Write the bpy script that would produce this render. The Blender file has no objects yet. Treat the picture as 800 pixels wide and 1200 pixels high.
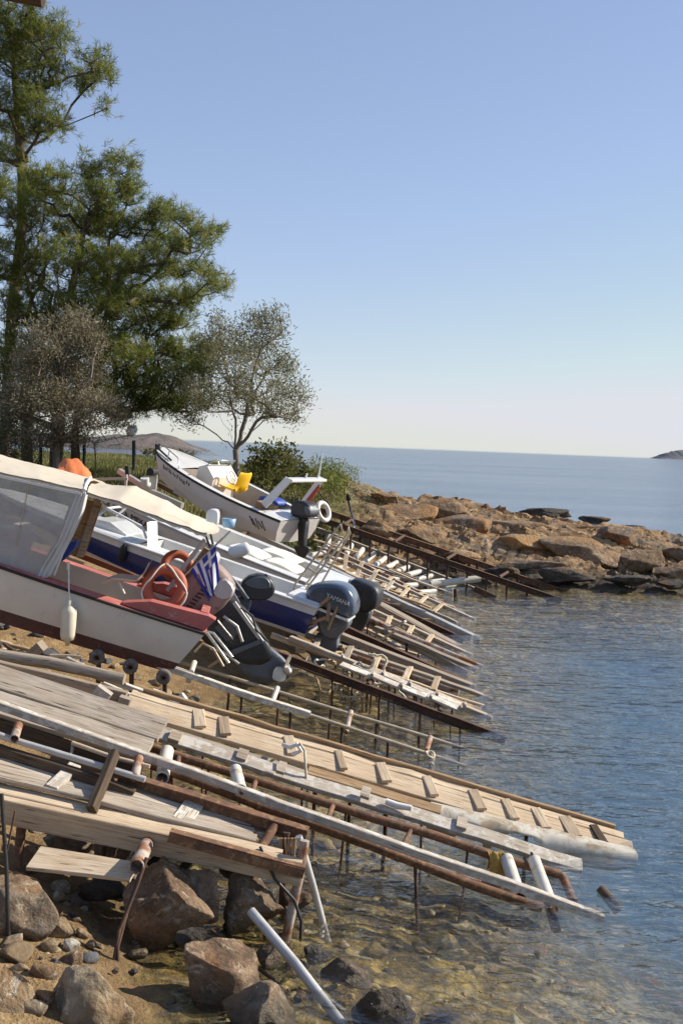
import bpy, bmesh, math, random
import numpy as np
from mathutils import Vector, Matrix, noise
R = math.radians
random.seed(7)
scene = bpy.context.scene
COL = scene.collection

# ------------------------------------------------------------------ camera
H = 3.5; F = 1333.0
PITCH = R(3.37); ROLL = R(2.22)
_X0 = Vector((1, 0, 0)); _F = Vector((0, math.cos(PITCH), -math.sin(PITCH)))
_U0 = Vector((0, math.sin(PITCH), math.cos(PITCH)))
CR = _X0 * math.cos(ROLL) + _U0 * math.sin(ROLL)
CU = -_X0 * math.sin(ROLL) + _U0 * math.cos(ROLL)
EYE = Vector((0, 0, H))
cam = bpy.data.cameras.new('camera'); cam_o = bpy.data.objects.new('camera', cam); COL.objects.link(cam_o)
m = Matrix((CR, CU, -_F)).transposed().to_4x4(); m.translation = EYE
cam_o.matrix_world = m
cam.sensor_width = 36; cam.sensor_fit = 'AUTO'; cam.lens = F / 1200 * 36
cam.clip_start = 0.1; cam.clip_end = 20000
scene.camera = cam_o

def ray(px, py):
    return _F + CR * ((px - 400) / F) + CU * ((600 - py) / F)
def at(px, py, Y):
    d = ray(px, py); return EYE + d * (Y / d.y)
def atz(px, py, z=0.0):
    d = ray(px, py); return EYE + d * ((z - H) / d.z)
def incl(p1, px, py, deg=15.5, lo=-1.0, hi=7.0):
    """the point on pixel ray whose line down to p1 has the given slope"""
    best = None
    for i in range(241):
        Y = p1.y + lo + (hi - lo) * i / 240
        q = at(px, py, Y)
        e = abs(math.degrees(math.atan2(q.z - p1.z, (q.xy - p1.xy).length)) - deg)
        if best is None or e < best[0]: best = (e, q)
    return best[1]

# ------------------------------------------------------------------ materials
def newmat(name):
    mt = bpy.data.materials.new(name); mt.use_nodes = True
    nt = mt.node_tree; nt.nodes.clear()
    out = nt.nodes.new('ShaderNodeOutputMaterial'); b = nt.nodes.new('ShaderNodeBsdfPrincipled')
    nt.links.new(b.outputs[0], out.inputs[0])
    return mt, nt, b, out
class N:
    def __init__(s, nt): s.nt = nt
    def n(s, t, **k):
        o = s.nt.nodes.new(t)
        for a, v in k.items(): setattr(o, a, v)
        return o
    def l(s, a, b): s.nt.links.new(a, b)
    def coords(s, kind='Object', scale=(1, 1, 1), rnd=True):
        tc = s.n('ShaderNodeTexCoord'); mp = s.n('ShaderNodeMapping')
        mp.inputs['Scale'].default_value = scale
        s.l(tc.outputs[kind], mp.inputs['Vector'])
        if rnd:
            oi = s.n('ShaderNodeObjectInfo'); ml = s.n('ShaderNodeMath', operation='MULTIPLY'); ml.inputs[1].default_value = 37.0
            s.l(oi.outputs['Random'], ml.inputs[0])
            cb = s.n('ShaderNodeCombineXYZ'); s.l(ml.outputs[0], cb.inputs[0]); s.l(ml.outputs[0], cb.inputs[2])
            s.l(cb.outputs[0], mp.inputs['Location'])
        return mp.outputs[0]
    def pos(s, scale=(1, 1, 1)):
        g = s.n('ShaderNodeNewGeometry'); mp = s.n('ShaderNodeMapping'); mp.inputs['Scale'].default_value = scale
        s.l(g.outputs['Position'], mp.inputs['Vector']); return mp.outputs[0]
    def noise(s, v, scale, detail=4, rough=.6, dist=0.0):
        t = s.n('ShaderNodeTexNoise'); t.inputs['Scale'].default_value = scale; t.inputs['Detail'].default_value = detail
        t.inputs['Roughness'].default_value = rough; t.inputs['Distortion'].default_value = dist
        s.l(v, t.inputs['Vector']); return t.outputs['Fac']
    def ramp(s, f, stops, interp='LINEAR'):
        r = s.n('ShaderNodeValToRGB'); r.color_ramp.interpolation = interp
        e = r.color_ramp.elements
        while len(e) < len(stops): e.new(.5)
        for i, (p, c) in enumerate(stops):
            e[i].position = p
            e[i].color = (c, c, c, 1) if isinstance(c, (int, float)) else (c[0], c[1], c[2], 1)
        s.l(f, r.inputs[0]); return r.outputs[0]
    def mix(s, f, a, b, mode='MIX'):
        mx = s.n('ShaderNodeMix', data_type='RGBA', blend_type=mode)
        for v, i in ((f, 0), (a, 6), (b, 7)):
            if isinstance(v, (int, float)): mx.inputs[i].default_value = v
            elif isinstance(v, tuple): mx.inputs[i].default_value = (v[0], v[1], v[2], 1)
            else: s.l(v, mx.inputs[i])
        return mx.outputs[2]
    def math(s, op, a, b=0.0, clamp=False):
        mt = s.n('ShaderNodeMath', operation=op, use_clamp=clamp)
        for v, i in ((a, 0), (b, 1)):
            if isinstance(v, (int, float)): mt.inputs[i].default_value = v
            else: s.l(v, mt.inputs[i])
        return mt.outputs[0]
    def bump(s, h, strength=.5, dist=.01, normal=None):
        b = s.n('ShaderNodeBump'); b.inputs['Strength'].default_value = strength; b.inputs['Distance'].default_value = dist
        s.l(h, b.inputs['Height'])
        if normal is not None: s.l(normal, b.inputs['Normal'])
        return b.outputs[0]

def wood(name, dark, mid, light, stain=None, rough=.85, paint=None, paint_amt=.5):
    mt, nt, b, out = newmat(name); k = N(nt)
    v = k.coords('UV', (1, 1, 1), rnd=True)
    mp = k.n('ShaderNodeMapping'); mp.inputs['Scale'].default_value = (1.3, 26, 1); k.l(v, mp.inputs[0])
    g = k.noise(mp.outputs[0], 2.2, 6, .65, .4)
    blot = k.noise(v, 3.5, 4, .6)
    c = k.ramp(g, [(.28, dark), (.5, mid), (.72, light)])
    c = k.mix(k.ramp(blot, [(.35, .0), (.75, .55)]), c, stain or tuple(x * .55 for x in mid))
    mp2 = k.n('ShaderNodeMapping'); mp2.inputs['Scale'].default_value = (3, 60, 1); k.l(v, mp2.inputs[0])
    crack = k.noise(mp2.outputs[0], 1.3, 3, .5, .2)
    cm = k.ramp(crack, [(.30, 0.0), (.37, 1.0)])
    c = k.mix(k.math('SUBTRACT', 1.0, cm), c, tuple(x * .25 for x in dark))
    if paint:
        pn = k.noise(v, 9, 6, .7, .3)
        pm = k.ramp(pn, [(paint_amt - .04, 1.0), (paint_amt + .04, 0.0)])
        c = k.mix(pm, c, paint)
    oi = k.n('ShaderNodeObjectInfo'); ov = k.ramp(oi.outputs['Random'], [(0, (.74, .70, .66)), (.5, (1.0, .98, .95)), (1, (1.2, 1.18, 1.14))])
    c = k.mix(1.0, c, ov, 'MULTIPLY')
    k.l(c, b.inputs['Base Color']); b.inputs['Roughness'].default_value = rough
    b.inputs['Specular IOR Level'].default_value = .25
    hh = k.mix(.5, g, cm)
    k.l(k.bump(blot, .3, .01, k.bump(hh, .8, .006)), b.inputs['Normal'])
    return mt
def surf(name, col, rough=.5, metal=0.0, var=.12, dirt=None, dirt_amt=.62, scale=6.0, bump=.15, bdist=.003, kind='Object', dscale=None, spec=.5, coat=0.0):
    """painted / moulded / metal surface with colour variation and irregular stains"""
    mt, nt, b, out = newmat(name); k = N(nt)
    v = k.coords(kind)
    n1 = k.noise(v, scale, 5, .6); n2 = k.noise(v, dscale or scale * 2.6, 7, .7, .5)
    lo = tuple(x * (1 - var) for x in col); hi = tuple(min(1, x * (1 + var)) for x in col)
    c = k.ramp(n1, [(.3, lo), (.7, hi)])
    rv = k.ramp(n1, [(.3, max(.05, rough - .08)), (.7, min(1, rough + .12))])
    if dirt:
        dm = k.ramp(n2, [(dirt_amt - .06, 0.0), (dirt_amt + .07, 1.0)])
        c = k.mix(dm, c, dirt)
        rv = k.mix(dm, rv, (.85, .85, .85))
        if metal:
            mm = k.math('MULTIPLY', k.math('SUBTRACT', 1.0, dm), metal); k.l(mm, b.inputs['Metallic'])
    elif metal: b.inputs['Metallic'].default_value = metal
    k.l(c, b.inputs['Base Color']); k.l(rv, b.inputs['Roughness'])
    b.inputs['Specular IOR Level'].default_value = spec; b.inputs['Coat Weight'].default_value = coat
    k.l(k.bump(n2, bump, bdist), b.inputs['Normal'])
    return mt
def rockmat(name, a, b_, c_, stain=None, stain_amt=.6, crust=None, scale=1.0):
    mt, nt, b, out = newmat(name); k = N(nt)
    v = k.coords('Object')
    n1 = k.noise(v, 3.0 * scale, 6, .62, .4); n2 = k.noise(v, 14 * scale, 8, .7); n3 = k.noise(v, 1.6 * scale, 3, .5, .6)
    vo = k.n('ShaderNodeTexVoronoi', feature='DISTANCE_TO_EDGE'); vo.inputs['Scale'].default_value = 5 * scale; k.l(v, vo.inputs['Vector'])
    c = k.ramp(n1, [(.32, a), (.5, b_), (.68, c_)])
    c = k.mix(k.ramp(n2, [(.35, .65), (.62, 0.0)]), c, tuple(x * .38 for x in a))
    if stain: c = k.mix(k.ramp(n3, [(stain_amt - .08, 0.0), (stain_amt + .06, .85)]), c, stain)
    if crust:
        n4 = k.noise(v, 9 * scale, 5, .75, .8)
        c = k.mix(k.ramp(n4, [(.56, 0.0), (.62, .8)]), c, crust)
    gp = k.n('ShaderNodeNewGeometry'); sz = k.n('ShaderNodeSeparateXYZ'); k.l(gp.outputs['Position'], sz.inputs[0])
    tm = k.n('ShaderNodeMapRange'); tm.inputs[1].default_value = .20; tm.inputs[2].default_value = .06; k.l(k.math('ADD', sz.outputs[2], k.math('MULTIPLY', k.math('SUBTRACT', n1, .5), .22)), tm.inputs[0])
    c = k.mix(k.math('MULTIPLY', tm.outputs[0], .7), c, (.05, .04, .024))      # tide mark: dark weed and wet stone near the water line
    k.l(c, b.inputs['Base Color']); k.l(k.ramp(tm.outputs[0], [(0, .88), (1, .42)]), b.inputs['Roughness']); b.inputs['Specular IOR Level'].default_value = .35
    hb = k.mix(.35, n2, k.noise(v, 34 * scale, 4, .6))
    nb = k.bump(hb, 1.0, .055 / scale)
    nb = k.bump(k.ramp(vo.outputs['Distance'], [(0, 0.0), (.06, 1.0)]), .25, .02 / scale, nb)
    k.l(nb, b.inputs['Normal'])
    return mt
def leafmat(name, cols, trans=.35, rough=.6):
    mt, nt, b, out = newmat(name); k = N(nt)
    at_ = k.n('ShaderNodeAttribute', attribute_name='tint')
    c = k.ramp(at_.outputs['Fac'], [(i / (len(cols) - 1), q) for i, q in enumerate(cols)])
    k.l(c, b.inputs['Base Color']); b.inputs['Roughness'].default_value = rough; b.inputs['Specular IOR Level'].default_value = .3
    tr = k.n('ShaderNodeBsdfTranslucent'); k.l(c, tr.inputs[0])
    ms = k.n('ShaderNodeMixShader'); ms.inputs[0].default_value = trans
    k.l(b.outputs[0], ms.inputs[1]); k.l(tr.outputs[0], ms.inputs[2]); k.l(ms.outputs[0], out.inputs[0])
    return mt

M = {}
M['grey_wood'] = wood('grey_wood', (.17, .14, .11), (.42, .36, .29), (.57, .51, .43), (.33, .24, .15))
M['pale_wood'] = wood('pale_wood', (.28, .21, .14), (.56, .45, .32), (.68, .58, .44), (.44, .30, .17))
M['tan_wood'] = wood('tan_wood', (.17, .11, .06), (.40, .27, .15), (.52, .39, .25), (.22, .13, .07))
M['brown_wood'] = wood('brown_wood', (.04, .028, .018), (.10, .07, .045), (.17, .12, .08), (.06, .04, .03))
M['white_wood'] = wood('white_wood', (.28, .24, .19), (.50, .45, .38), (.62, .57, .50), (.40, .32, .23), paint=(.64, .61, .55), paint_amt=.47)
M['ochre_wood'] = wood('ochre_wood', (.26, .16, .07), (.46, .30, .14), (.55, .38, .2), (.32, .19, .09), rough=.5)
M['varnish'] = wood('varnish', (.16, .05, .02), (.32, .10, .04), (.42, .15, .06), (.2, .06, .03), rough=.35)
M['bark'] = wood('bark', (.05, .04, .03), (.13, .10, .075), (.22, .17, .13), (.09, .07, .05))
M['bark_grey'] = wood('bark_grey', (.08, .07, .06), (.19, .17, .145), (.30, .27, .23), (.12, .10, .08))
RUST = (.20, .075, .028)
M['rust'] = surf('rust', (.15, .075, .04), .88, 0, .45, (.30, .17, .08), .57, 7, .6, .006)
M['dark_rust'] = surf('dark_rust', (.075, .04, .025), .9, 0, .4, (.19, .08, .035), .60, 6, .6, .006)
M['galv'] = surf('galv', (.46, .45, .43), .55, .5, .12, (.22, .12, .06), .68, 8, .2, .002)
M['rust_pipe'] = surf('rust_pipe', (.42, .36, .30), .6, 0, .2, (.24, .10, .04), .50, 5, .4, .004, dscale=6)
M['white_pipe'] = surf('white_pipe', (.62, .58, .49), .55, 0, .12, (.36, .24, .13), .60, 5, .2, .003, dscale=7)
M['black_metal'] = surf('black_metal', (.02, .019, .018), .45, 0, .3, (.06, .045, .03), .66, 9)
M['gel_white'] = surf('gel_white', (.66, .65, .62), .28, 0, .05, (.52, .46, .38), .72, 2.5, .04, .002, dscale=5, coat=.2)
M['gel_dirty'] = surf('gel_dirty', (.66, .61, .54), .4, 0, .08, (.56, .50, .42), .66, 2.5, .06, .002, dscale=6)
M['fairing'] = surf('fairing', (.50, .46, .38), .55, 0, .14, (.30, .23, .15), .55, 3, .15, .004, dscale=5)
M['gel_pink'] = surf('gel_pink', (.60, .56, .53), .42, 0, .06, (.34, .28, .23), .70, 2.0, .06, .002, dscale=5)
M['antifoul'] = surf('antifoul', (.10, .045, .038), .8, 0, .3, (.22, .15, .13), .64, 6, .3, .003)
M['navy'] = surf('navy', (.012, .028, .14), .3, 0, .15, (.04, .055, .13), .70, 3, .05, .002, coat=.3)
M['cream'] = surf('cream', (.56, .49, .38), .85, 0, .05, (.46, .39, .29), .62, 2.2, .35, .006, dscale=4)
M['cream_shade'] = M['cream']
M['red_deck'] = surf('red_deck', (.42, .12, .10), .6, 0, .16, (.60, .42, .38), .64, 5, .2, .003, dscale=9)
M['curtain'] = surf('curtain', (.72, .70, .66), .8, 0, .05, (.5, .45, .38), .70, 3, .3, .006)
M['orange'] = surf('orange', (.40, .105, .05), .6, 0, .12, (.36, .09, .05), .62, 6, .1)
M['orange_tarp'] = surf('orange_tarp', (.70, .19, .06), .6, 0, .12, (.5, .2, .12), .64, 5, .4, .01)
M['yellow'] = surf('yellow', (.83, .47, .01), .35, 0, .05, None, scale=3, bump=.03)
M['beige_plastic'] = surf('beige_plastic', (.62, .54, .42), .4, 0, .06, (.44, .36, .26), .7, 3, .05)
M['white_plastic'] = surf('white_plastic', (.70, .69, .66), .35, 0, .04, (.6, .57, .5), .72, 3, .04)
M['cushion'] = surf('cushion', (.76, .72, .63), .7, 0, .05, (.6, .54, .45), .70, 4, .15)
M['fender'] = surf('fender', (.66, .58, .44), .5, 0, .06, (.42, .34, .23), .68, 8, .1)
M['cowl_grey'] = surf('cowl_grey', (.10, .125, .165), .22, .35, .08, None, scale=4, bump=.02, coat=.4)
M['leg_grey'] = surf('leg_grey', (.10, .112, .13), .5, .2, .18, (.24, .22, .19), .63, 7, .08)
M['cowl_black'] = surf('cowl_black', (.02, .02, .022), .42, 0, .25, (.09, .08, .07), .64, 6, .08, coat=.1)
M['cowl_old'] = surf('cowl_old', (.30, .20, .17), .55, 0, .15, (.14, .10, .085), .6, 6, .1)
M['prop'] = surf('prop', (.45, .41, .36), .35, .7, .12, (.62, .56, .46), .6, 7, .15)
M['rubber'] = surf('rubber', (.018, .017, .016), .7, 0, .2, None)
M['roller'] = surf('roller', (.13, .11, .095), .8, 0, .2, (.30, .26, .22), .6, 9, .2)
M['rope'] = surf('rope', (.58, .50, .37), .95, 0, .15, (.34, .27, .18), .6, 30, .5, .004)
M['white_rope'] = surf('white_rope', (.74, .71, .64), .9, 0, .1, (.5, .44, .35), .66, 30, .5, .004)
M['net'] = surf('net', (.42, .30, .15), .95, 0, .2, (.2, .13, .07), .6, 20, .5, .004)
M['flag_blue'] = surf('flag_blue', (.035, .06, .36), .8, 0, .1, None, scale=5, bump=.1)
M['flag_white'] = surf('flag_white', (.74, .74, .77), .8, 0, .05, None, scale=5, bump=.1)
M['blue_plastic'] = surf('blue_plastic', (.02, .06, .30), .5, 0, .1, None)
M['pale_blue'] = surf('pale_blue', (.22, .38, .55), .5, 0, .1, None)
M['ink'] = surf('ink', (.02, .022, .035), .5, 0, .1, None)
M['silver_ink'] = surf('silver_ink', (.80, .81, .83), .3, .4, .05, None)
M['dark_inside'] = surf('dark_inside', (.05, .045, .04), .8, 0, .2, None)
M['grey_inside'] = surf('grey_inside', (.40, .34, .28), .6, 0, .12, (.25, .2, .15), .62, 4)
M['steel'] = surf('steel', (.55, .53, .48), .3, .85, .1, (.35, .25, .16), .70, 9)
M['tan_pipe'] = surf('tan_pipe', (.46, .38, .27), .45, .3, .12, (.28, .17, .09), .62, 9)
M['red_plastic'] = surf('red_plastic', (.35, .04, .03), .5, 0, .12, (.2, .05, .04), .62)
M['yellow_cloth'] = surf('yellow_cloth', (.50, .30, .06), .95, 0, .2, (.25, .14, .04), .56, 12, .6, .01)
# clear vinyl
mt, nt, b, out = newmat('clear_vinyl'); k = N(nt)
v = k.coords('Object'); nn = k.noise(v, 2.2, 4, .6, 1.2)
b.inputs['Base Color'].default_value = (.62, .62, .60, 1); b.inputs['Roughness'].default_value = .12
tr = k.n('ShaderNodeBsdfTransparent'); tr.inputs[0].default_value = (.8, .8, .79, 1)
ms = k.n('ShaderNodeMixShader'); k.l(k.ramp(nn, [(.3, .34), (.7, .58)]), ms.inputs[0]); k.l(tr.outputs[0], ms.inputs[1]); k.l(b.outputs[0], ms.inputs[2])
k.l(k.bump(nn, .5, .03), b.inputs['Normal']); k.l(ms.outputs[0], out.inputs[0]); M['vinyl'] = mt
mt, nt, b, out = newmat('clear_glass'); k = N(nt)
b.inputs['Base Color'].default_value = (.5, .52, .52, 1); b.inputs['Roughness'].default_value = .06
tr = k.n('ShaderNodeBsdfTransparent'); tr.inputs[0].default_value = (.93, .94, .94, 1); ms = k.n('ShaderNodeMixShader'); ms.inputs[0].default_value = .08
k.l(tr.outputs[0], ms.inputs[1]); k.l(b.outputs[0], ms.inputs[2]); k.l(ms.outputs[0], out.inputs[0]); M['glass'] = mt
# rocks
M['rock_brown'] = rockmat('rock_brown', (.12, .08, .05), (.25, .175, .11), (.37, .285, .19), (.32, .15, .05), .58, (.42, .35, .27))
M['rock_rust'] = rockmat('rock_rust', (.12, .075, .043), (.27, .17, .10), (.42, .30, .185), (.32, .15, .05), .58, (.46, .36, .25))
M['rock_pale'] = rockmat('rock_pale', (.24, .175, .11), (.40, .31, .20), (.53, .43, .30), (.28, .17, .08), .62, (.56, .49, .38))
M['rock_grey'] = rockmat('rock_grey', (.11, .083, .058), (.22, .17, .12), (.32, .26, .19), (.27, .155, .07), .58, (.42, .34, .24))
M['rock_ochre'] = rockmat('rock_ochre', (.14, .086, .048), (.30, .19, .105), (.43, .305, .185), (.38, .205, .075), .57, (.42, .32, .2), scale=.5)
M['rock_wet'] = rockmat('rock_wet', (.045, .036, .028), (.09, .075, .058), (.15, .125, .10), (.16, .085, .03), .6, None, scale=.5)
M['stone_white'] = rockmat('stone_white', (.5, .45, .36), (.66, .60, .50), (.74, .69, .6))
M['stone_slate'] = rockmat('stone_slate', (.06, .06, .062), (.12, .12, .125), (.20, .20, .205))
M['stone_tan'] = rockmat('stone_tan', (.22, .15, .08), (.36, .26, .15), (.46, .36, .23))
# foliage
M['needles'] = leafmat('needles', [(.055, .085, .022), (.135, .17, .036), (.23, .245, .052), (.34, .30, .09)], .58)
M['olive_leaf'] = leafmat('olive_leaf', [(.08, .085, .04), (.17, .17, .085), (.26, .245, .13), (.34, .30, .18)], .45)
M['dry_leaf'] = leafmat('dry_leaf', [(.09, .078, .045), (.19, .165, .10), (.29, .255, .165), (.38, .34, .23)], .4)
M['bush_leaf'] = leafmat('bush_leaf', [(.03, .042, .014), (.075, .085, .02), (.14, .135, .03), (.22, .18, .045)], .4)
M['scrub_leaf'] = leafmat('scrub_leaf', [(.05, .045, .024), (.11, .10, .05), (.16, .13, .075), (.12, .13, .04)], .3)
M['grass'] = leafmat('grass', [(.07, .08, .02), (.15, .155, .045), (.24, .22, .08), (.33, .28, .14)], .4)

# ------------------------------------------------------------------ mesh builder
def wmat(o):
    mm = o.matrix_basis.copy()
    while o.parent is not None:
        o = o.parent; mm = o.matrix_basis @ mm
    return mm
class MB:
    def __init__(s): s.v = []; s.f = []; s.uv = []; s.mi = []; s.sm = []; s.cur = 0
    def add(s, vs, fs, uvs=None, smooth=False):
        o = len(s.v); s.v.extend(Vector(v) for v in vs)
        for i, f in enumerate(fs):
            s.f.append([o + j for j in f]); s.uv.append(uvs[i] if uvs else [(0, 0)] * len(f)); s.mi.append(s.cur); s.sm.append(smooth)
        return s
    def plank(s, p0, p1, w, h, up=(0, 0, 1), wob=.006, seg=None, ch=None, w1=None, h1=None, sag=0.0):
        p0, p1 = Vector(p0), Vector(p1); d = p1 - p0; L = d.length; d.normalize()
        side = d.cross(Vector(up)).normalized(); u = side.cross(d).normalized()
        seg = seg or max(2, min(14, int(L / .3))); ch = min(ch if ch is not None else .006, w * .25, h * .25)
        w1 = w1 or w; h1 = h1 or h
        ru, rv = random.random() * 30, random.random() * 30
        vs = []; per = None
        for i in range(seg + 1):
            t = i / seg; a, b_ = (w + (w1 - w) * t) / 2, (h + (h1 - h) * t) / 2
            c = p0 + d * (L * t) + side * random.gauss(0, wob) + u * (random.gauss(0, wob) - sag * 4 * t * (1 - t))
            ring = [(a, b_ - ch), (a - ch, b_), (-a + ch, b_), (-a, b_ - ch), (-a, -b_ + ch), (-a + ch, -b_), (a - ch, -b_), (a, -b_ + ch)]
            vs += [c + side * x + u * y for x, y in ring]
        per = [0, ch, ch + w, ch * 2 + w, w + h, w + h + ch, 2 * w + h, 2 * w + h + ch, 2 * w + 2 * h]
        fs, us = [], []
        for i in range(seg):
            for j in range(8):
                k2 = (j + 1) % 8
                fs.append([i * 8 + j, i * 8 + k2, (i + 1) * 8 + k2, (i + 1) * 8 + j])
                u0, u1 = ru + L * i / seg, ru + L * (i + 1) / seg
                us.append([(u0, rv + per[j]), (u0, rv + per[j + 1]), (u1, rv + per[j + 1]), (u1, rv + per[j])])
        fs.append(list(range(7, -1, -1))); us.append([(ru + .02 * j, rv + .3 * j) for j in range(8)])
        fs.append([seg * 8 + j for j in range(8)]); us.append([(ru + .02 * j, rv + .3 * j) for j in range(8)])
        return s.add(vs, fs, us)
    def tube(s, pts, r, n=10, caps=True, hollow=False, wob=0.0):
        pts = [Vector(p) for p in pts]; m_ = len(pts)
        rs = r if isinstance(r, (list, tuple)) else [r] * m_
        vs, fs, us = [], [], []; ru, rv = random.random() * 30, random.random() * 30
        t0 = (pts[1] - pts[0]).normalized()
        ref = Vector((0, 0, 1)) if abs(t0.z) < .9 else Vector((1, 0, 0))
        a = t0.cross(ref).normalized(); L = 0.0; Ls = []
        for i, p in enumerate(pts):
            if i: L += (p - pts[i - 1]).length
            Ls.append(L)
            t = (pts[min(i + 1, m_ - 1)] - pts[max(i - 1, 0)]).normalized()
            a = (a - t * a.dot(t)).normalized(); b_ = t.cross(a)
            rr = rs[i] * (1 + random.gauss(0, wob))
            vs += [p + a * (math.cos(2 * math.pi * j / n) * rr) + b_ * (math.sin(2 * math.pi * j / n) * rr) for j in range(n)]
        for i in range(m_ - 1):
            for j in range(n):
                k2 = (j + 1) % n
                fs.append([i * n + j, i * n + k2, (i + 1) * n + k2, (i + 1) * n + j])
                q = 6.28 * rs[i] / n
                us.append([(ru + Ls[i], rv + q * j), (ru + Ls[i], rv + q * (j + 1)), (ru + Ls[i + 1], rv + q * (j + 1)), (ru + Ls[i + 1], rv + q * j)])
        s.add(vs, fs, us, True)
        if caps and not hollow:
            s.add(vs[:n], [list(range(n - 1, -1, -1))]); s.add(vs[-n:], [list(range(n))])
        if hollow:   # a ring wall and a short dark bore at each end
            for e, (ring, c, dr) in enumerate(((vs[:n], pts[0], (pts[1] - pts[0]).normalized()), (vs[-n:], pts[-1], (pts[-2] - pts[-1]).normalized()))):
                inn = [c + (q - c) * .82 for q in ring]; deep = [q + dr * (rs[0] * 2.5) for q in inn]
                ff = []
                for j in range(n):
                    k2 = (j + 1) % n
                    ff.append([j, k2, n + k2, n + j]); ff.append([n + j, n + k2, 2 * n + k2, 2 * n + j])
                ff.append([2 * n + j for j in range(n)])
                s.add(list(ring) + inn + deep, ff)
        return s
    def box(s, c, size, rot=None, ch=.006):
        c = Vector(c); rot = rot or Matrix.Identity(3)
        x = rot @ Vector((1, 0, 0)); z = rot @ Vector((0, 0, 1))
        return s.plank(c - x * size[0] / 2, c + x * size[0] / 2, size[1], size[2], up=z, wob=0, seg=1, ch=ch)
    def prism(s, poly, y0, y1, axes='xz', ch=0):
        """closed polygon extruded between y0 and y1 along the third axis"""
        n = len(poly); f3 = {'xz': lambda a, b_, c: (a, c, b_), 'xy': lambda a, b_, c: (a, b_, c), 'yz': lambda a, b_, c: (c, a, b_)}[axes]
        vs = [f3(a, b_, y0) for a, b_ in poly] + [f3(a, b_, y1) for a, b_ in poly]
        fs = [[i, (i + 1) % n, n + (i + 1) % n, n + i] for i in range(n)] + [list(range(n - 1, -1, -1)), [n + i for i in range(n)]]
        return s.add(vs, fs, [[(vs[j][0], vs[j][2]) for j in f] for f in fs])
    def lathe(s, prof, c, axis, n=16, closed=False):
        c = Vector(c); axis = Vector(axis).normalized(); ref = Vector((0, 0, 1)) if abs(axis.z) < .9 else Vector((1, 0, 0))
        a = axis.cross(ref).normalized(); b_ = axis.cross(a)
        vs = [c + axis * h_ + (a * math.cos(2 * math.pi * j / n) + b_ * math.sin(2 * math.pi * j / n)) * r for r, h_ in prof for j in range(n)]
        m_ = len(prof); fs = []
        for i in range(m_ if closed else m_ - 1):
            for j in range(n):
                k2 = (j + 1) % n; i2 = (i + 1) % m_
                fs.append([i * n + j, i * n + k2, i2 * n + k2, i2 * n + j])
        return s.add(vs, fs, None, True)
    def torus(s, c, axis, r, q, n=32, m_=10):
        return s.lathe([(r + q * math.cos(2 * math.pi * i / m_), q * math.sin(2 * math.pi * i / m_)) for i in range(m_)], c, axis, n, True)
    def loft(s, secs, caps=False, smooth=True, uvs=1.0):
        n = len(secs[0]); vs = [p for q in secs for p in q]; fs, us = [], []
        for i in range(len(secs) - 1):
            for j in range(n - 1):
                fs.append([i * n + j, i * n + j + 1, (i + 1) * n + j + 1, (i + 1) * n + j]); us.append([(i, j), (i, j + 1), (i + 1, j + 1), (i + 1, j)])
        s.add(vs, fs, us, smooth)
        if caps:
            s.add(secs[0], [list(range(n - 1, -1, -1))]); s.add(secs[-1], [list(range(n))])
        return s
    def sheet(s, grid, th, direction=(0, 0, -1)):
        """grid of points with real thickness"""
        d = Vector(direction) * th; lo = [[Vector(p) + d for p in r] for r in grid]
        s.loft(grid); s.loft([list(reversed(r)) for r in lo])
        for r0, r1 in ((grid[0], lo[0]), (grid[-1], lo[-1]), ([r[0] for r in grid], [r[0] for r in lo]), ([r[-1] for r in grid], [r[-1] for r in lo])):
            s.loft([r0, r1], smooth=False)
        return s
    def build(s, name, mat, parent=None, local=False, attr=None, recalc=True):
        me = bpy.data.meshes.new(name)
        vs = s.v
        if parent is not None and not local:
            inv = wmat(parent).inverted(); vs = [inv @ v for v in vs]
        loc = Vector((0, 0, 0))
        if parent is None:
            lo = [min(v[i] for v in vs) for i in range(3)]; hi = [max(v[i] for v in vs) for i in range(3)]
            loc = Vector(((lo[0] + hi[0]) / 2, (lo[1] + hi[1]) / 2, lo[2])); vs = [v - loc for v in vs]
        me.from_pydata([tuple(v) for v in vs], [], s.f)
        for q in (mat if isinstance(mat, (list, tuple)) else [mat]): me.materials.append(q if not isinstance(q, str) else M[q])
        me.polygons.foreach_set('material_index', s.mi); me.polygons.foreach_set('use_smooth', s.sm)
        uvl = me.uv_layers.new(name='uv'); flat = [c for f in s.uv for p in f for c in p]; uvl.data.foreach_set('uv', flat)
        if attr is not None:
            a = me.attributes.new('tint', 'FLOAT', 'FACE'); a.data.foreach_set('value', attr)
        if recalc:
            bm = bmesh.new(); bm.from_mesh(me); bmesh.ops.recalc_face_normals(bm, faces=bm.faces); bm.to_mesh(me); bm.free()
        me.update()
        o = bpy.data.objects.new(name, me); COL.objects.link(o); o.location = loc
        if parent is not None: o.parent = parent
        return o
def tag(o, label=None, cat=None, group=None, kind=None):
    if label: o['label'] = label
    if cat: o['category'] = cat
    if group: o['group'] = group
    if kind: o['kind'] = kind
    return o
def thing(name, label, cat, loc, group=None, rot=None):
    o = bpy.data.objects.new(name, None); COL.objects.link(o); o.empty_display_size = .2
    mm = (rot.to_4x4() if rot else Matrix.Identity(4)); mm.translation = Vector(loc)
    o.matrix_basis = mm
    return tag(o, label, cat, group)
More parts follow.
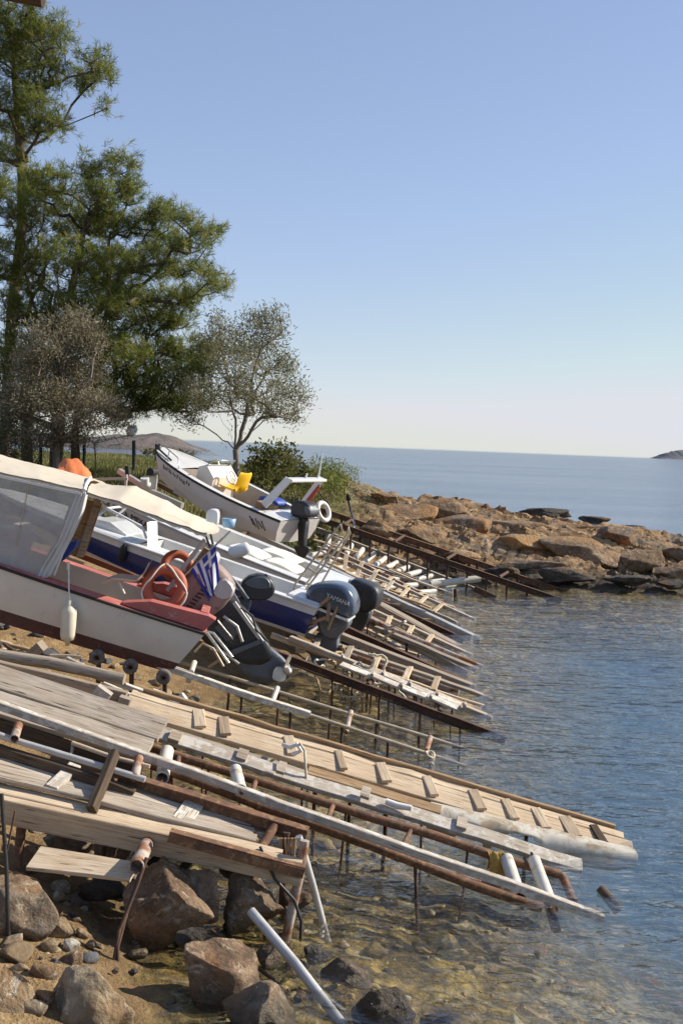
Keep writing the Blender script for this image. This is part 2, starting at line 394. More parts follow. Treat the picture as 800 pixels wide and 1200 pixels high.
def text(body, size, name, mat, parent, mtx, ext=.0015):
    cu = bpy.data.curves.new(name, 'FONT'); cu.body = body; cu.size = size; cu.extrude = ext; cu.align_x = 'CENTER'; cu.align_y = 'CENTER'
    t = bpy.data.objects.new(name, cu); COL.objects.link(t)
    dg = bpy.context.evaluated_depsgraph_get(); me = bpy.data.meshes.new_from_object(t.evaluated_get(dg))
    bpy.data.objects.remove(t)
    me.materials.clear(); me.materials.append(M[mat]); me.transform(mtx)
    o = bpy.data.objects.new(name, me); COL.objects.link(o); o.parent = parent
    return o
# ------------------------------------------------------------------ sky and sun
SKYT = (1.34, 1.34, 1.55)
AZ = R(74); EL = R(31)
sund = Vector((math.sin(AZ) * math.cos(EL), math.cos(AZ) * math.cos(EL), math.sin(EL)))
w = bpy.data.worlds.new('World'); scene.world = w; w.use_nodes = True
nt = w.node_tree; nt.nodes.clear(); k = N(nt)
sky = k.n('ShaderNodeTexSky', sky_type='NISHITA'); sky.sun_disc = False; sky.sun_elevation = EL; sky.sun_rotation = AZ
sky.air_density = 1.0; sky.dust_density = 0.04; sky.ozone_density = 2.6; sky.altitude = 0
bg = k.n('ShaderNodeBackground'); bg.inputs[1].default_value = .122
wo = k.n('ShaderNodeOutputWorld'); gm_ = k.n('ShaderNodeGamma'); gm_.inputs[1].default_value = .62; k.l(sky.outputs[0], gm_.inputs[0]); vm_ = k.n('ShaderNodeVectorMath', operation='MINIMUM'); vm_.inputs[1].default_value = (4.18, 4.26, 4.60); k.l(k.mix(1.0, gm_.outputs[0], SKYT, 'MULTIPLY'), vm_.inputs[0]); k.l(vm_.outputs[0], bg.inputs[0]); k.l(bg.outputs[0], wo.inputs[0])
sl = bpy.data.lights.new('sun', 'SUN'); sl.energy = 4.8; sl.angle = R(.5); sl.color = (1, .925, .81)
so = bpy.data.objects.new('sun', sl); COL.objects.link(so); so.rotation_euler = (-sund).to_track_quat('-Z', 'Y').to_euler(); so.location = (30, 20, 40)
vs_ = scene.view_settings; scene.display_settings.display_device = 'sRGB'
vs_.view_transform = 'Standard'; vs_.look = 'None'; vs_.gamma = 1; vs_.use_curve_mapping = False; vs_.exposure = 0.55
cy = scene.cycles; cy.use_denoising = True; cy.max_bounces = 8; cy.transparent_max_bounces = 24; cy.diffuse_bounces = 3; cy.glossy_bounces = 3
cy.caustics_reflective = False; cy.caustics_refractive = True; cy.sample_clamp_indirect = 4

# ------------------------------------------------------------------ terrain
LAND = [(-.7, -10), (-.8, 4), (-.9, 6.4), (-1.12, 7.4), (-1.45, 8.2), (-1.95, 9), (-2.2, 11), (-2.2, 13), (-1.5, 15), (-.8, 17), (-.1, 20), (.6, 23),
        (1.0, 25.5), (1.5, 27.6), (2.8, 29.2), (4.2, 29.8), (5.4, 29.3), (7, 28.9), (9, 29.2), (12, 29.4), (16, 31), (19, 34.5), (17, 38), (13, 43), (9, 46), (4, 49), (0, 54),
        (-5, 66), (-12, 74), (-30, 80), (-70, 84), (-200, 90), (-6000, 90), (-6000, -3000), (-.7, -3000)]
LP = np.array(LAND)
def sdist(X, Y):
    """signed distance to the shoreline, positive inland"""
    A = LP; B = np.roll(LP, -1, 0)
    best = np.full(X.shape, 1e9); ins = np.zeros(X.shape, bool)
    for (ax, ay), (bx, by) in zip(A, B):
        dx, dy = bx - ax, by - ay
        t = np.clip(((X - ax) * dx + (Y - ay) * dy) / (dx * dx + dy * dy), 0, 1)
        best = np.minimum(best, np.hypot(X - ax - t * dx, Y - ay - t * dy))
        c = ((ay > Y) != (by > Y)) & (X < (bx - ax) * (Y - ay) / (by - ay + 1e-12) + ax)
        ins ^= c
    return np.where(ins, best, -best)
def sst(a, b, x):
    t = np.clip((x - a) / (b - a), 0, 1); return t * t * (3 - 2 * t)
def headmask(X, Y):
    return sst(-.8, 1.6, X - (Y - 30) * .02) * sst(27.4, 28.6, Y)
def base_h(X, Y):
    d = sdist(X, Y)
    dl = np.maximum(d, 0)
    land = 2.2 * (1 - np.exp(-dl / 7.0)) + .95 * sst(23, 30, Y) * sst(1.5, 7, d)
    land = np.minimum(land, 2.45)
    hm = headmask(X, Y)
    hl = .86 * (.55 * (1 - np.exp(-dl / 1.6)) + 1.5 * (1 - np.exp(-dl / 5.5))) * np.clip(1.0 - (X - 1) / 11 * .72, .2, 1)
    land = land * (1 - hm) + hl * hm
    cap = .27 * np.maximum(5.0 - X, 0) - .32 + 3.0 * sst(29.6, 32.5, Y) + 3 * sst(6, 3, Y - 14) + 3 * sst(3.2, 5.2, X)
    land = np.where(d > 0, np.minimum(land, np.maximum(cap, .12)), land)
    sea = -4.0 * (1 - np.exp(-np.power(np.maximum(-d, 0) / 13.0, 1.45))) - .03 * np.minimum(np.maximum(-d, 0), 1)
    return np.where(d > 0, land, sea), d, hm
def fr(x, y, z, o=4):
    return noise.fractal(Vector((x, y, z)), 1.0, 2.1, o)
def gz(x, y):
    h, d, hm = base_h(np.array([float(x)]), np.array([float(y)])); return float(h[0])
def axis(parts):
    out = []
    for a, b, n in parts: out += list(np.linspace(a, b, n, endpoint=False))
    out.append(parts[-1][1]); return np.array(out)
xs = axis([(-6000, -300, 6), (-300, -40, 14), (-40, -8, 40), (-8, 1, 130), (1, 18, 190), (18, 22, 16), (22, 60, 20), (60, 400, 8), (400, 6000, 6)])
ys = axis([(-3000, -20, 5), (-20, 4, 10), (4, 13, 120), (13, 26, 80), (26, 42, 200), (42, 46, 20), (46, 90, 40), (90, 400, 8), (400, 6000, 6)])
GX, GY = np.meshgrid(xs, ys)
HZ, D, HM = base_h(GX, GY)
ny, nx = GX.shape
Z = HZ.copy()
for j in range(ny):
    for i in range(nx):
        x, y = GX[j, i], GY[j, i]
        if abs(x) > 60 or y > 95 or y < 0: continue
        d = D[j, i]; hm = HM[j, i]
        z = Z[j, i]
        if hm > .02 and d > -2:
            # bedded rock: long tilted ledges with open joints, stepping down to the right
            wx, wy = .5 * fr(x * .35, y * .35, 3, 3), .5 * fr(x * .35, y * .35, 7, 3)
            amp = min(1, max(0, (d + .3) / 1.8)); hh = 0
            for (kx, ky, hgt_, tl, cr, sh, wd_) in ((.085, .40, .85, .55, .40, .30, .04), (.30, 1.05, .26, .26, .18, .25, .06), (.9, 2.6, .08, .10, .06, .2, .10)):
                u, v = (x + wx) * kx, (y + sh * x * .6 + wy) * ky
                ds, ps = noise.voronoi(Vector((u, v, 5.5 * kx)))
                cxx = noise.cell(Vector((ps[0].x * 7.31, ps[0].y * 9.17, 1))); cyy = noise.cell(Vector((ps[0].x * 5.1, ps[0].y * 3.7, 8)))
                hh += hgt_ * (cxx * .45) + tl * (-(u - ps[0].x) * (.9 + .5 * cyy) + (v - ps[0].y) * 1.1)
                e = min(1, (ds[1] - ds[0]) / wd_); hh -= cr * (1 - e)
            z += hm * amp * (hh * .75 + .05 * fr(x * 1.0, y * 2.0, 1, 6) + .03 * fr(x * 4, y * 8, 4, 4))
            z += hm * min(1, max(0, (d + 1) / 1.2)) * .10 * abs(fr(x * 2.1, y * 2.1, 8, 4))
        elif d > 0:
            a = min(1, d / .8)
            z += a * (.05 * fr(x * 1.2, y * 1.2, 2, 5) + .03 * fr(x * 5, y * 5, 5, 3)) * (1.0 if y < 26 else 1.6)
        if d <= 0.3 and y < 30:
            z += .055 * fr(x * 2.2, y * 2.2, 7, 5) - .02 + .05 * max(0, fr(x * 4.5, y * 4.5, 17, 2))
        Z[j, i] = z
verts = np.stack([GX, GY, Z], -1).reshape(-1, 3)
idx = np.arange(ny * nx).reshape(ny, nx)
faces = np.stack([idx[:-1, :-1], idx[:-1, 1:], idx[1:, 1:], idx[1:, :-1]], -1).reshape(-1, 4)
me = bpy.data.meshes.new('ground'); me.from_pydata(verts.tolist(), [], faces.tolist())
me.polygons.foreach_set('use_smooth', [True] * len(faces))
for nm, arr in (('shore', D), ('head', HM)):
    a = me.attributes.new(nm, 'FLOAT', 'POINT'); a.data.foreach_set('value', np.clip(arr, -200, 200).astype(np.float32).ravel())
fhm = HM[:-1, :-1].ravel() > .4; me.polygons.foreach_set('use_smooth', (~fhm).tolist())
ground = bpy.data.objects.new('ground', me); COL.objects.link(ground); ground['kind'] = 'structure'
ground['label'] = 'sandy, rocky shore rising from a stony seabed to a grassy field'
mt, nt, b, out = newmat('ground'); k = N(nt)
g = k.n('ShaderNodeNewGeometry'); sep = k.n('ShaderNodeSeparateXYZ'); k.l(g.outputs['Position'], sep.inputs[0])
zc = sep.outputs[2]; yc = sep.outputs[1]
P = k.pos()
head = k.n('ShaderNodeAttribute', attribute_name='head').outputs['Fac']
shore = k.n('ShaderNodeAttribute', attribute_name='shore').outputs['Fac']
# seabed stones
vo = k.n('ShaderNodeTexVoronoi'); vo.inputs['Scale'].default_value = 5.5; vo.inputs['Randomness'].default_value = 1
wv = k.n('ShaderNodeVectorMath', operation='ADD'); nzv = k.n('ShaderNodeTexNoise'); nzv.inputs['Scale'].default_value = 3; k.l(P, nzv.inputs['Vector'])
k.l(P, wv.inputs[0]); k.l(nzv.outputs['Color'], wv.inputs[1]); k.l(wv.outputs[0], vo.inputs['Vector'])
sc_ = k.n('ShaderNodeSeparateColor'); k.l(vo.outputs['Color'], sc_.inputs[0])
st = k.ramp(sc_.outputs[0], [(0, (.06, .042, .014)), (.2, (.25, .165, .045)), (.5, (.46, .32, .095)), (.8, (.58, .44, .16)), (.93, (.62, .53, .31)), (1, (.52, .21, .06))])
st = k.mix(k.ramp(vo.outputs['Distance'], [(.25, 0.0), (.75, .8)]), st, (.05, .042, .02))
big = k.noise(P, .9, 4, .6, .5)
st = k.mix(k.ramp(big, [(.38, .4), (.50, 0.0)]), st, (.045, .042, .022))
fine = k.noise(P, 16, 5, .7)
st = k.mix(k.ramp(fine, [(.35, .5), (.6, 0.0)]), st, (.04, .032, .016))
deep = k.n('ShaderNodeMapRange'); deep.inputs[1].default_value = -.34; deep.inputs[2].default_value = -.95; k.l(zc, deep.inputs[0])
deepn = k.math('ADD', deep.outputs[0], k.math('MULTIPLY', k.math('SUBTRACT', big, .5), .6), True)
seab = k.mix(deepn, st, (.06, .115, .175))  # blue painted onto the bed by depth, standing in for light scattered in water
# sand
s1 = k.noise(P, 7, 6, .7); s2 = k.noise(P, 40, 3, .6)
sand = k.ramp(s1, [(.3, (.20, .125, .055)), (.55, (.35, .23, .105)), (.75, (.45, .33, .18))])
sand = k.mix(k.ramp(s2, [(.4, .45), (.6, 0.0)]), sand, (.11, .075, .045))
wet = k.n('ShaderNodeMapRange'); wet.inputs[1].default_value = .30; wet.inputs[2].default_value = .08; k.l(k.math('ADD', zc, k.math('MULTIPLY', k.math('SUBTRACT', s1, .5), .25)), wet.inputs[0])
sand = k.mix(k.math('MULTIPLY', wet.outputs[0], .55), sand, (.10, .062, .03))
# dirt and grass inland
gm = k.n('ShaderNodeMapRange'); gm.inputs[1].default_value = 24; gm.inputs[2].default_value = 29; k.l(yc, gm.inputs[0])
g1 = k.noise(P, 1.4, 6, .7, .4); g2 = k.noise(P, 9, 5, .7)
gr = k.ramp(g2, [(.3, (.055, .07, .018)), (.5, (.12, .135, .035)), (.7, (.22, .19, .075))])
gr = k.mix(k.ramp(g1, [(.45, 0.0), (.62, .7)]), gr, (.25, .18, .10))
land = k.mix(k.math('MULTIPLY', gm.outputs[0], k.ramp(k.math('MULTIPLY', shore, .25), [(.35, 0.0), (.75, 1.0)])), sand, gr)
# headland rock
Q = k.pos((1, 1.4, 2.2))
r1 = k.noise(Q, .9, 6, .65, .8); r2 = k.noise(Q, 5, 8, .75, .3)
rk = k.ramp(r1, [(.30, (.16, .092, .046)), (.46, (.34, .205, .10)), (.58, (.45, .29, .15)), (.72, (.50, .38, .24))])
rk = k.mix(k.ramp(r2, [(.38, .85), (.56, 0.0)]), rk, (.06, .042, .028))
r3 = k.noise(Q, .55, 4, .6, .5); rk = k.mix(k.ramp(r3, [(.52, 0.0), (.62, .75)]), rk, (.20, .165, .12))
r4 = k.noise(Q, 1.7, 5, .7, .3); rk = k.mix(k.ramp(r4, [(.58, 0.0), (.66, .6)]), rk, (.10, .105, .045))
wz = k.n('ShaderNodeMapRange'); wz.inputs[1].default_value = .55; wz.inputs[2].default_value = .22; k.l(k.math('ADD', zc, k.math('MULTIPLY', k.math('SUBTRACT', r2, .5), .8)), wz.inputs[0])
rk = k.mix(k.math('MULTIPLY', wz.outputs[0], .9), rk, (.055, .045, .036))
land = k.mix(head, land, rk)
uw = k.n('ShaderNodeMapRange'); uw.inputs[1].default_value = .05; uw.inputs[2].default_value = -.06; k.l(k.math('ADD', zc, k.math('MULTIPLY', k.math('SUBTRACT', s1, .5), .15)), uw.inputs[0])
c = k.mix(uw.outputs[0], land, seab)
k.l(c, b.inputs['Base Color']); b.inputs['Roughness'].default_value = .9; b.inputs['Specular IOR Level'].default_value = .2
hb = k.mix(head, k.mix(.5, s1, s2), k.mix(.5, r2, k.noise(Q, 14, 5, .7)))
k.l(k.bump(hb, .9, .06), b.inputs['Normal'])
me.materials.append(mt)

# ------------------------------------------------------------------ water
mb = MB(); mb.add([(-6000, -3000, 0), (9000, -3000, 0), (9000, 9000, 0), (-6000, 9000, 0)], [[0, 1, 2, 3]])
mt, nt, b, out = newmat('sea_water'); k = N(nt)
g = k.n('ShaderNodeNewGeometry')
def wav(scale, rot, sc, det, rough=.55, dist=.3):
    mp = k.n('ShaderNodeMapping'); mp.inputs['Rotation'].default_value = (0, 0, R(rot)); mp.inputs['Scale'].default_value = scale
    k.l(g.outputs['Position'], mp.inputs[0]); return k.noise(mp.outputs[0], sc, det, rough, dist)
w1 = wav((.45, 1, 1), -18, 1.5, 3); w2 = wav((.55, 1, 1), 14, 5.0, 3); w3 = wav((.4, 1, 1), -8, .22, 2); w4 = wav((.7, 1, 1), -30, 14, 2)
hgt = k.math('ADD', k.math('ADD', k.math('MULTIPLY', w1, .13), k.math('MULTIPLY', w2, .078)), k.math('ADD', k.math('MULTIPLY', w3, .45), k.math('MULTIPLY', w4, .010)))
gust = wav((.35, 1, 1), -10, .05, 3)
bp = k.n('ShaderNodeBump'); bp.inputs['Distance'].default_value = 1.0
k.l(k.ramp(gust, [(.35, .55), (.65, .95)]), bp.inputs['Strength']); k.l(hgt, bp.inputs['Height'])
fre = k.n('ShaderNodeFresnel'); k.l(k.math('ADD', 1.333, k.math('MULTIPLY', g.outputs['Backfacing'], 1 / 1.333 - 1.333)), fre.inputs[0]); k.l(bp.outputs[0], fre.inputs['Normal'])
gl = k.n('ShaderNodeBsdfGlossy'); gl.inputs['Roughness'].default_value = .06; k.l(bp.outputs[0], gl.inputs['Normal']); gl.inputs[0].default_value = (.92, .95, 1, 1)
tr = k.n('ShaderNodeBsdfTransparent'); tr.inputs[0].default_value = (.97, .97, .95, 1)
ms = k.n('ShaderNodeMixShader'); rf = k.n('ShaderNodeBsdfRefraction'); rf.inputs['IOR'].default_value = 1.333; rf.inputs['Roughness'].default_value = .0; k.l(bp.outputs[0], rf.inputs['Normal']); rf.inputs[0].default_value = (.95, .97, .95, 1)
m0 = k.n('ShaderNodeMixShader'); m0.inputs[0].default_value = .22; k.l(tr.outputs[0], m0.inputs[1]); k.l(rf.outputs[0], m0.inputs[2])
k.l(k.math('MINIMUM', k.math('MULTIPLY', fre.outputs[0], 1.15), .58), ms.inputs[0]); k.l(m0.outputs[0], ms.inputs[1]); k.l(gl.outputs[0], ms.inputs[2])
k.l(ms.outputs[0], out.inputs[0])
sea = mb.build('sea_water', mt); sea['kind'] = 'structure'; sea['label'] = 'clear rippled blue sea reaching the horizon'

# ------------------------------------------------------------------ far coasts
def hills(name, pts, label, mat_cols, depth, amp):
    """a far coast: ridge profile (x, y, height) with real depth"""
    rows = []; n = len(pts)
    fine_ = []
    for i in range(n - 1):
        for s_ in range(14):
            t = s_ / 14; fine_.append(Vector(pts[i]).lerp(Vector(pts[i + 1]), t))
    fine_.append(Vector(pts[-1]))
    prof = [(-1, -.05), (-.8, .18), (-.55, .45), (-.3, .75), (0, 1), (.4, .7), (1, -.05)]
    for p in fine_:
        row = []
        for a, hh in prof:
            x, y = p.x, p.y + a * depth
            z = p.z * hh * (1 + amp * fr(x * .03, y * .03 + a, 2, 5)) + p.z * .12 * fr(x * .12, a * 3, 6, 4)
            row.append((x, y, z if hh > 0 else -2))
        rows.append(row)
    o = MB().loft(rows).build(name, mat_cols); o['kind'] = 'structure'; o['label'] = label
    return o
def coastmat(name, lo, hi, veg):
    mt, nt, b, out = newmat(name); k = N(nt); P = k.pos()
    n1 = k.noise(P, .05, 6, .7, .5); n2 = k.noise(P, .16, 4, .7)
    g = k.n('ShaderNodeNewGeometry'); sp = k.n('ShaderNodeSeparateXYZ'); k.l(g.outputs['Position'], sp.inputs[0])
    c = k.ramp(n1, [(.35, lo), (.65, hi)])
    up = k.n('ShaderNodeMapRange'); up.inputs[1].default_value = 4; up.inputs[2].default_value = 9; k.l(k.math('ADD', sp.outputs[2], k.math('MULTIPLY', k.math('SUBTRACT', n2, .5), 9.0)), up.inputs[0])
    c = k.mix(up.outputs[0], c, veg); k.l(c, b.inputs['Base Color']); b.inputs['Roughness'].default_value = .95
    k.l(k.bump(n2, .8, 2.0), b.inputs['Normal']); return mt
hills('hills', [(-170, 350, 1.6), (-120, 350, 1.8), (-85, 350, 2.2), (-68, 350, 3.4), (-58, 352, 4.8), (-52, 353, 3.8), (-47, 353, 1.8), (-43, 354, 0)], 'rocky coast with dark scrub far off behind the pines', coastmat('coast', (.07, .06, .055), (.15, .115, .095), (.035, .045, .035)), 40, .35)
hills('island', [(900, 3300, 0), (925, 3300, 16), (965, 3300, 26), (1040, 3300, 24), (1120, 3300, 34), (1300, 3300, 40)], 'bluish grey island on the horizon at the right edge', coastmat('isle', (.10, .10, .12), (.15, .14, .16), (.09, .10, .11)), 120, .15)
# ------------------------------------------------------------------ slipways
def lerp(a, b, t): return Vector(a).lerp(Vector(b), t)
def post(p, parent, r=.012, mat='dark_rust', lean=0.0, name='post', extra=.08):
    p = Vector(p); q = Vector((p.x + lean, p.y + random.gauss(0, .02), gz(p.x, p.y) - extra))
    if q.z > p.z - .06: return None
    return MB().tube([p, lerp(p, q, .5) + Vector((random.gauss(0, .01), random.gauss(0, .01), 0)), q], r, 7, wob=.06).build(name, mat, parent)
def rail_part(parent, p0, p1, kind, w=.07, h=.07, mat='rust', name='rail', up=(0, 0, 1), ext=0.0):
    p0, p1 = Vector(p0), Vector(p1); d = (p1 - p0).normalized(); p1 = p1 + d * ext
    mb = MB()
    if kind == 'pipe':
        n = max(3, int((p1 - p0).length / .5)); mb.tube([lerp(p0, p1, i / n) + Vector((0, random.gauss(0, .004), random.gauss(0, .006))) for i in range(n + 1)], w / 2, 10, wob=.03)
    elif kind == 'angle':   # an L section
        side = d.cross(Vector(up)).normalized(); u = side.cross(d)
        mb.plank(p0, p1, w, .010, up, .002, ch=.002); mb.plank(p0 + side * (w / 2 - .005) - u * (h / 2 + .006), p1 + side * (w / 2 - .005) - u * (h / 2 + .006), .010, h, up, .002, ch=.002)
    elif kind == 'channel':
        side = d.cross(Vector(up)).normalized(); u = side.cross(d)
        mb.plank(p0, p1, w, .012, up, .002, ch=.002); mb.plank(p0 - u * h, p1 - u * h, w, .012, up, .002, ch=.002); mb.plank(p0 - u * (h / 2), p1 - u * (h / 2), .012, h - .014, up, .002, ch=.002)
    else: mb.plank(p0, p1, w, h, up, .005)
    return mb.build(name, mat, parent)
def cross(parent, a, b, r=.03, mat='rust', name='crossbar', plank=None):
    mb = MB()
    if plank: mb.plank(a, b, plank[0], plank[1], wob=.003)
    else: mb.tube([a, lerp(a, b, .5), b], r, 9, wob=.03)
    return mb.build(name, mat, parent)
def roller(parent, a, b, r=.05, mat='white_pipe', name='roller'):
    a, b = Vector(a), Vector(b)
    o = MB().tube([a, lerp(a, b, .25), lerp(a, b, .5), lerp(a, b, .75), b], r, 14, hollow=True, wob=.015).build(name, mat, parent)
    d = (b - a).normalized()
    MB().tube([a - d * .07, lerp(a, b, .5), b + d * .07], .014, 7).build('axle', 'dark_rust', o)
    return o
def slip(name, label, loc, group='boat slipways running down into the water'):
    return thing(name, label, 'slipway', loc, group)
UP20 = lambda deg: (0, -math.sin(R(deg)), math.cos(R(deg)))

# --- slipway with the long white beam and the wide cleated plank
a1 = at(706, 1076, 8.62); a0 = at(170, 894, 8.75)
S = slip('slipway', 'longest front slipway with white beam, rusty pipes and white roller tubes in the shallows', (a0.x, a0.y, gz(a0.x, a0.y)))
rail_part(S, at(-40, 812, 8.9), a1, 'plank', .075, .065, 'white_wood', 'white_beam')
b1 = at(634, 1066, 8.70); b0 = at(150, 886, 9.0)
rail_part(S, b0, b1, 'pipe', .075, mat='rust', name='rail')
c1 = at(656, 1026, 9.25); c0 = at(150, 868, 9.5)
rail_part(S, c0, c1, 'pipe', .075, mat='rust', name='rail')
rail_part(S, at(300, 948, 9.15), at(605, 1048, 9.05), 'pipe', .055, mat='rust_pipe', name='rail')
for t in (.10, .42, .70):
    post(lerp(b0, b1, t), S, .014, lean=.05); post(lerp(c0, c1, t + .09), S, .011, lean=-.06)
for (xa, ya, xb, yb, m_, r_) in ((593, 1006, 608, 1052, 'white_pipe', .055), (625, 1007, 647, 1066, 'white_pipe', .052), (276, 902, 282, 926, 'white_pipe', .05), (196, 880, 190, 912, 'white_pipe', .055)):
    roller(S, at(xa, ya, 9.25), at(xb, yb, 8.78), r_, m_)
roller(S, at(659, 1028, 9.2), at(672, 1058, 8.9), .035, 'rust', 'roller')
cross(S, at(640, 1050, 8.85), at(651, 1090, 8.55), .038, 'dark_rust', 'crossbar')
for t in (.12, .3, .48, .66): cross(S, lerp(b0, b1, t), lerp(c0, c1, t), .022, 'rust')
# grey narrow plank
d1 = at(681, 1016, 9.62); d0 = at(140, 846, 9.9)
S2 = slip('slipway', 'narrow whitish plank slipway with small wooden blocks beside the wide cleated plank', (d0.x, d0.y, gz(d0.x, d0.y)))
rail_part(S2, d0, d1, 'plank', .15, .05, 'white_wood', 'runner', up=UP20(24))
rail_part(S2, d0 + Vector((0, .20, -.02)), lerp(d0, d1, .55) + Vector((0, .2, -.02)), 'plank', .11, .045, 'grey_wood', 'runner', up=UP20(20))
for (x, y, s_) in ((206, 866, .10), (284, 888, .09), (330, 903, .07), (428, 932, .08), (540, 968, .09)):
    p = at(x, y, 9.72 if x > 300 else 9.85) + Vector((0, -.02, .03)); dd = (d1 - d0).normalized()
    MB().plank(p - dd * s_ / 2, p + dd * s_ / 2, .14, .035, UP20(24), 0).build('block', 'grey_wood', S2)
MB().tube([at(452, 939, 9.7), at(465, 944, 9.68), at(482, 947, 9.66)], [.03, .035, .028], 8, wob=.08).build('cloth_strip', 'white_rope', S2)
for t in (.4, .66): post(lerp(d0, d1, t) + Vector((0, .05, -.03)), S2, .010)
# wide cleated plank
e1 = at(741, 1000, 10.05); e0 = at(146, 826, 10.3)
S3 = slip('slipway', 'wide pale plank slipway with cross cleats, its far end dipping in the sea', (e0.x, e0.y, gz(e0.x, e0.y)))
UPe = UP20(16)
eu = Vector(UPe)
def eline(x, yb):  # point on the plank's middle line
    return lerp(e0, e1, (x - 146) / (741 - 146))
q0, q1 = lerp(e0, e1, .0), lerp(e0, e1, .60)
sd = (e1 - e0).normalized().cross(eu).normalized()      # towards the camera side
rail_part(S3, e0 - sd * .02 + eu * .0, e1 - sd * .02, 'plank', .27, .045, 'pale_wood', 'runner', up=UPe)
rail_part(S3, e0 - sd * .215, lerp(e0, e1, .985) - sd * .215, 'plank', .10, .045, 'pale_wood', 'runner', up=UPe)
rail_part(S3, lerp(e0, e1, .02) - sd * .29 + eu * .03, lerp(e0, e1, .97) - sd * .29 + eu * .03, 'plank', .04, .05, 'tan_wood', 'edge_strip', up=UPe)
for x in (232, 262, 340, 400, 450, 505, 560, 598, 634, 668, 702):
    p = lerp(e0, e1, (x - 146) / 595) + eu * .036 - sd * .05
    w_ = random.uniform(.07, .12)
    MB().plank(p + sd * .13 + Vector((.05, 0, 0)), p - sd * .17 - Vector((.04, 0, 0)), w_, .03, UPe, 0).build('cleat', 'brown_wood' if x > 590 and random.random() < .5 else 'pale_wood', S3)
# brown round timber and moulded fairing on its near edge
rail_part(S3, at(360, 906, 9.95), at(515, 952, 9.9), 'plank', .10, .09, 'tan_wood', 'timber', up=UP20(30))
f0, f1 = at(506, 948, 9.86), at(747, 1003, 9.86)
secs = []; n_ = 60
def arch(t):
    s_ = 0
    for c_, hw, ht in ((.205, .065, .17), (.44, .12, .19)):
        u = (t - c_) / hw
        if abs(u) < 1: s_ = max(s_, ht * math.sqrt(1 - u * u) )
    return s_
dd = (f1 - f0)
for i in range(n_ + 1):
    t = i / n_; c_ = lerp(f0, f1, t); hh = .24 * (1 - .25 * t) * (1 - max(0, (t - .9) / .1) * .5); a = min(arch(t), hh * .82)
    up_ = Vector((.26, 0, .966))
    row = [c_ + Vector((0, .14, .015)), c_ + Vector((0, .05, .02)), c_ + Vector((0, 0, 0)), c_ - up_ * (hh - a) * .35 + Vector((0, -.035, 0)), c_ - up_ * (hh - a) * .7 + Vector((0, -.045, 0)), c_ - up_ * (hh - a) + Vector((0, -.03, 0))]
    secs.append(row)
MB().sheet(secs, .02, (0, 1, 0)).build('fairing', 'fairing', S3)
for t in (.1, .38, .52, .8): post(lerp(e0, e1, t) - eu * .03 + Vector((0, .1, 0)), S3, .02)
for t in (.45,): post(lerp(e0, e1, t) - eu * .03 - Vector((0, .12, 0)), S3, .016)
rail_part(S3, at(500, 965, 10.0), at(690, 1010, 9.95), 'pipe', .05, mat='dark_rust', name='rail')
# rope looped over the cleated plank
tag(MB().tube([at(346, 874, 10.1), at(352, 872, 9.95), at(357, 880, 9.85), at(358, 900, 9.8), at(360, 925, 9.78), at(359, 946, 9.75)], .012, 7).build('mooring_rope', 'rope'), 'loose pale rope looped over the cleated plank', 'rope')
tag(MB().tube([at(332, 873, 10.1), at(340, 876, 10.0), at(348, 872, 9.98), at(353, 880, 9.95), at(343, 884, 9.98)], .02, 8).build('cloth_knot', 'white_rope'), 'white knotted rag lying on the cleated plank', 'rag')
# yellow cloth over the rail
yc_ = at(582, 1005, 9.25)
gr_ = []
for i in range(7):
    r_ = []
    for j in range(9):
        u, v_ = i / 6, j / 8
        r_.append(yc_ + Vector(((u - .5) * .15 + .012 * math.sin(v_ * 9), -.07 + .14 * v_ + .01 * math.sin(u * 12), .05 - 1.9 * (v_ - .5) ** 2 * .35 + .012 * math.sin(u * 14 + v_ * 5))))
    gr_.append(r_)
tag(MB().sheet(gr_, .012).build('yellow_cloth', 'yellow_cloth'), 'mustard yellow cloth draped over the rusty pipe by the white rollers', 'cloth')
# sunken log stub
tag(MB().tube([at(702, 1040, 8.95), at(712, 1052, 8.9), at(725, 1068, 8.85)], [.035, .045, .04], 9, wob=.08).build('wooden_stake', 'brown_wood'), 'dark stub of wood poking out of the water beyond the white beam', 'stake')

# --- white rail with pads
p0, p1 = at(100, 786, 11.2), at(300, 862, 11.1)
S = slip('slipway', 'thin white rail with square white pads beside the red and white boat', (p0.x, p0.y, gz(p0.x, p0.y)))
rail_part(S, p0, p1, 'plank', .06, .05, 'white_wood', 'rail')
for (x, y) in ((189, 814), (241, 835), (283, 852)):
    p = at(x, y, 11.0); MB().box(p, (.19, .16, .03), Matrix.Rotation(R(18), 3, 'Y')).build('pad', 'white_wood', S)
rail_part(S, at(120, 800, 11.5), at(215, 842, 11.4), 'pipe', .05, mat='white_pipe', name='rail')
post(at(284, 852, 11.05), S); post(at(241, 836, 11.05), S); post(at(180, 812, 11.05), S)
MB().tube([at(207, 824, 11.4), at(217, 816, 11.4)], .05, 10).build('roller', 'white_pipe', S)
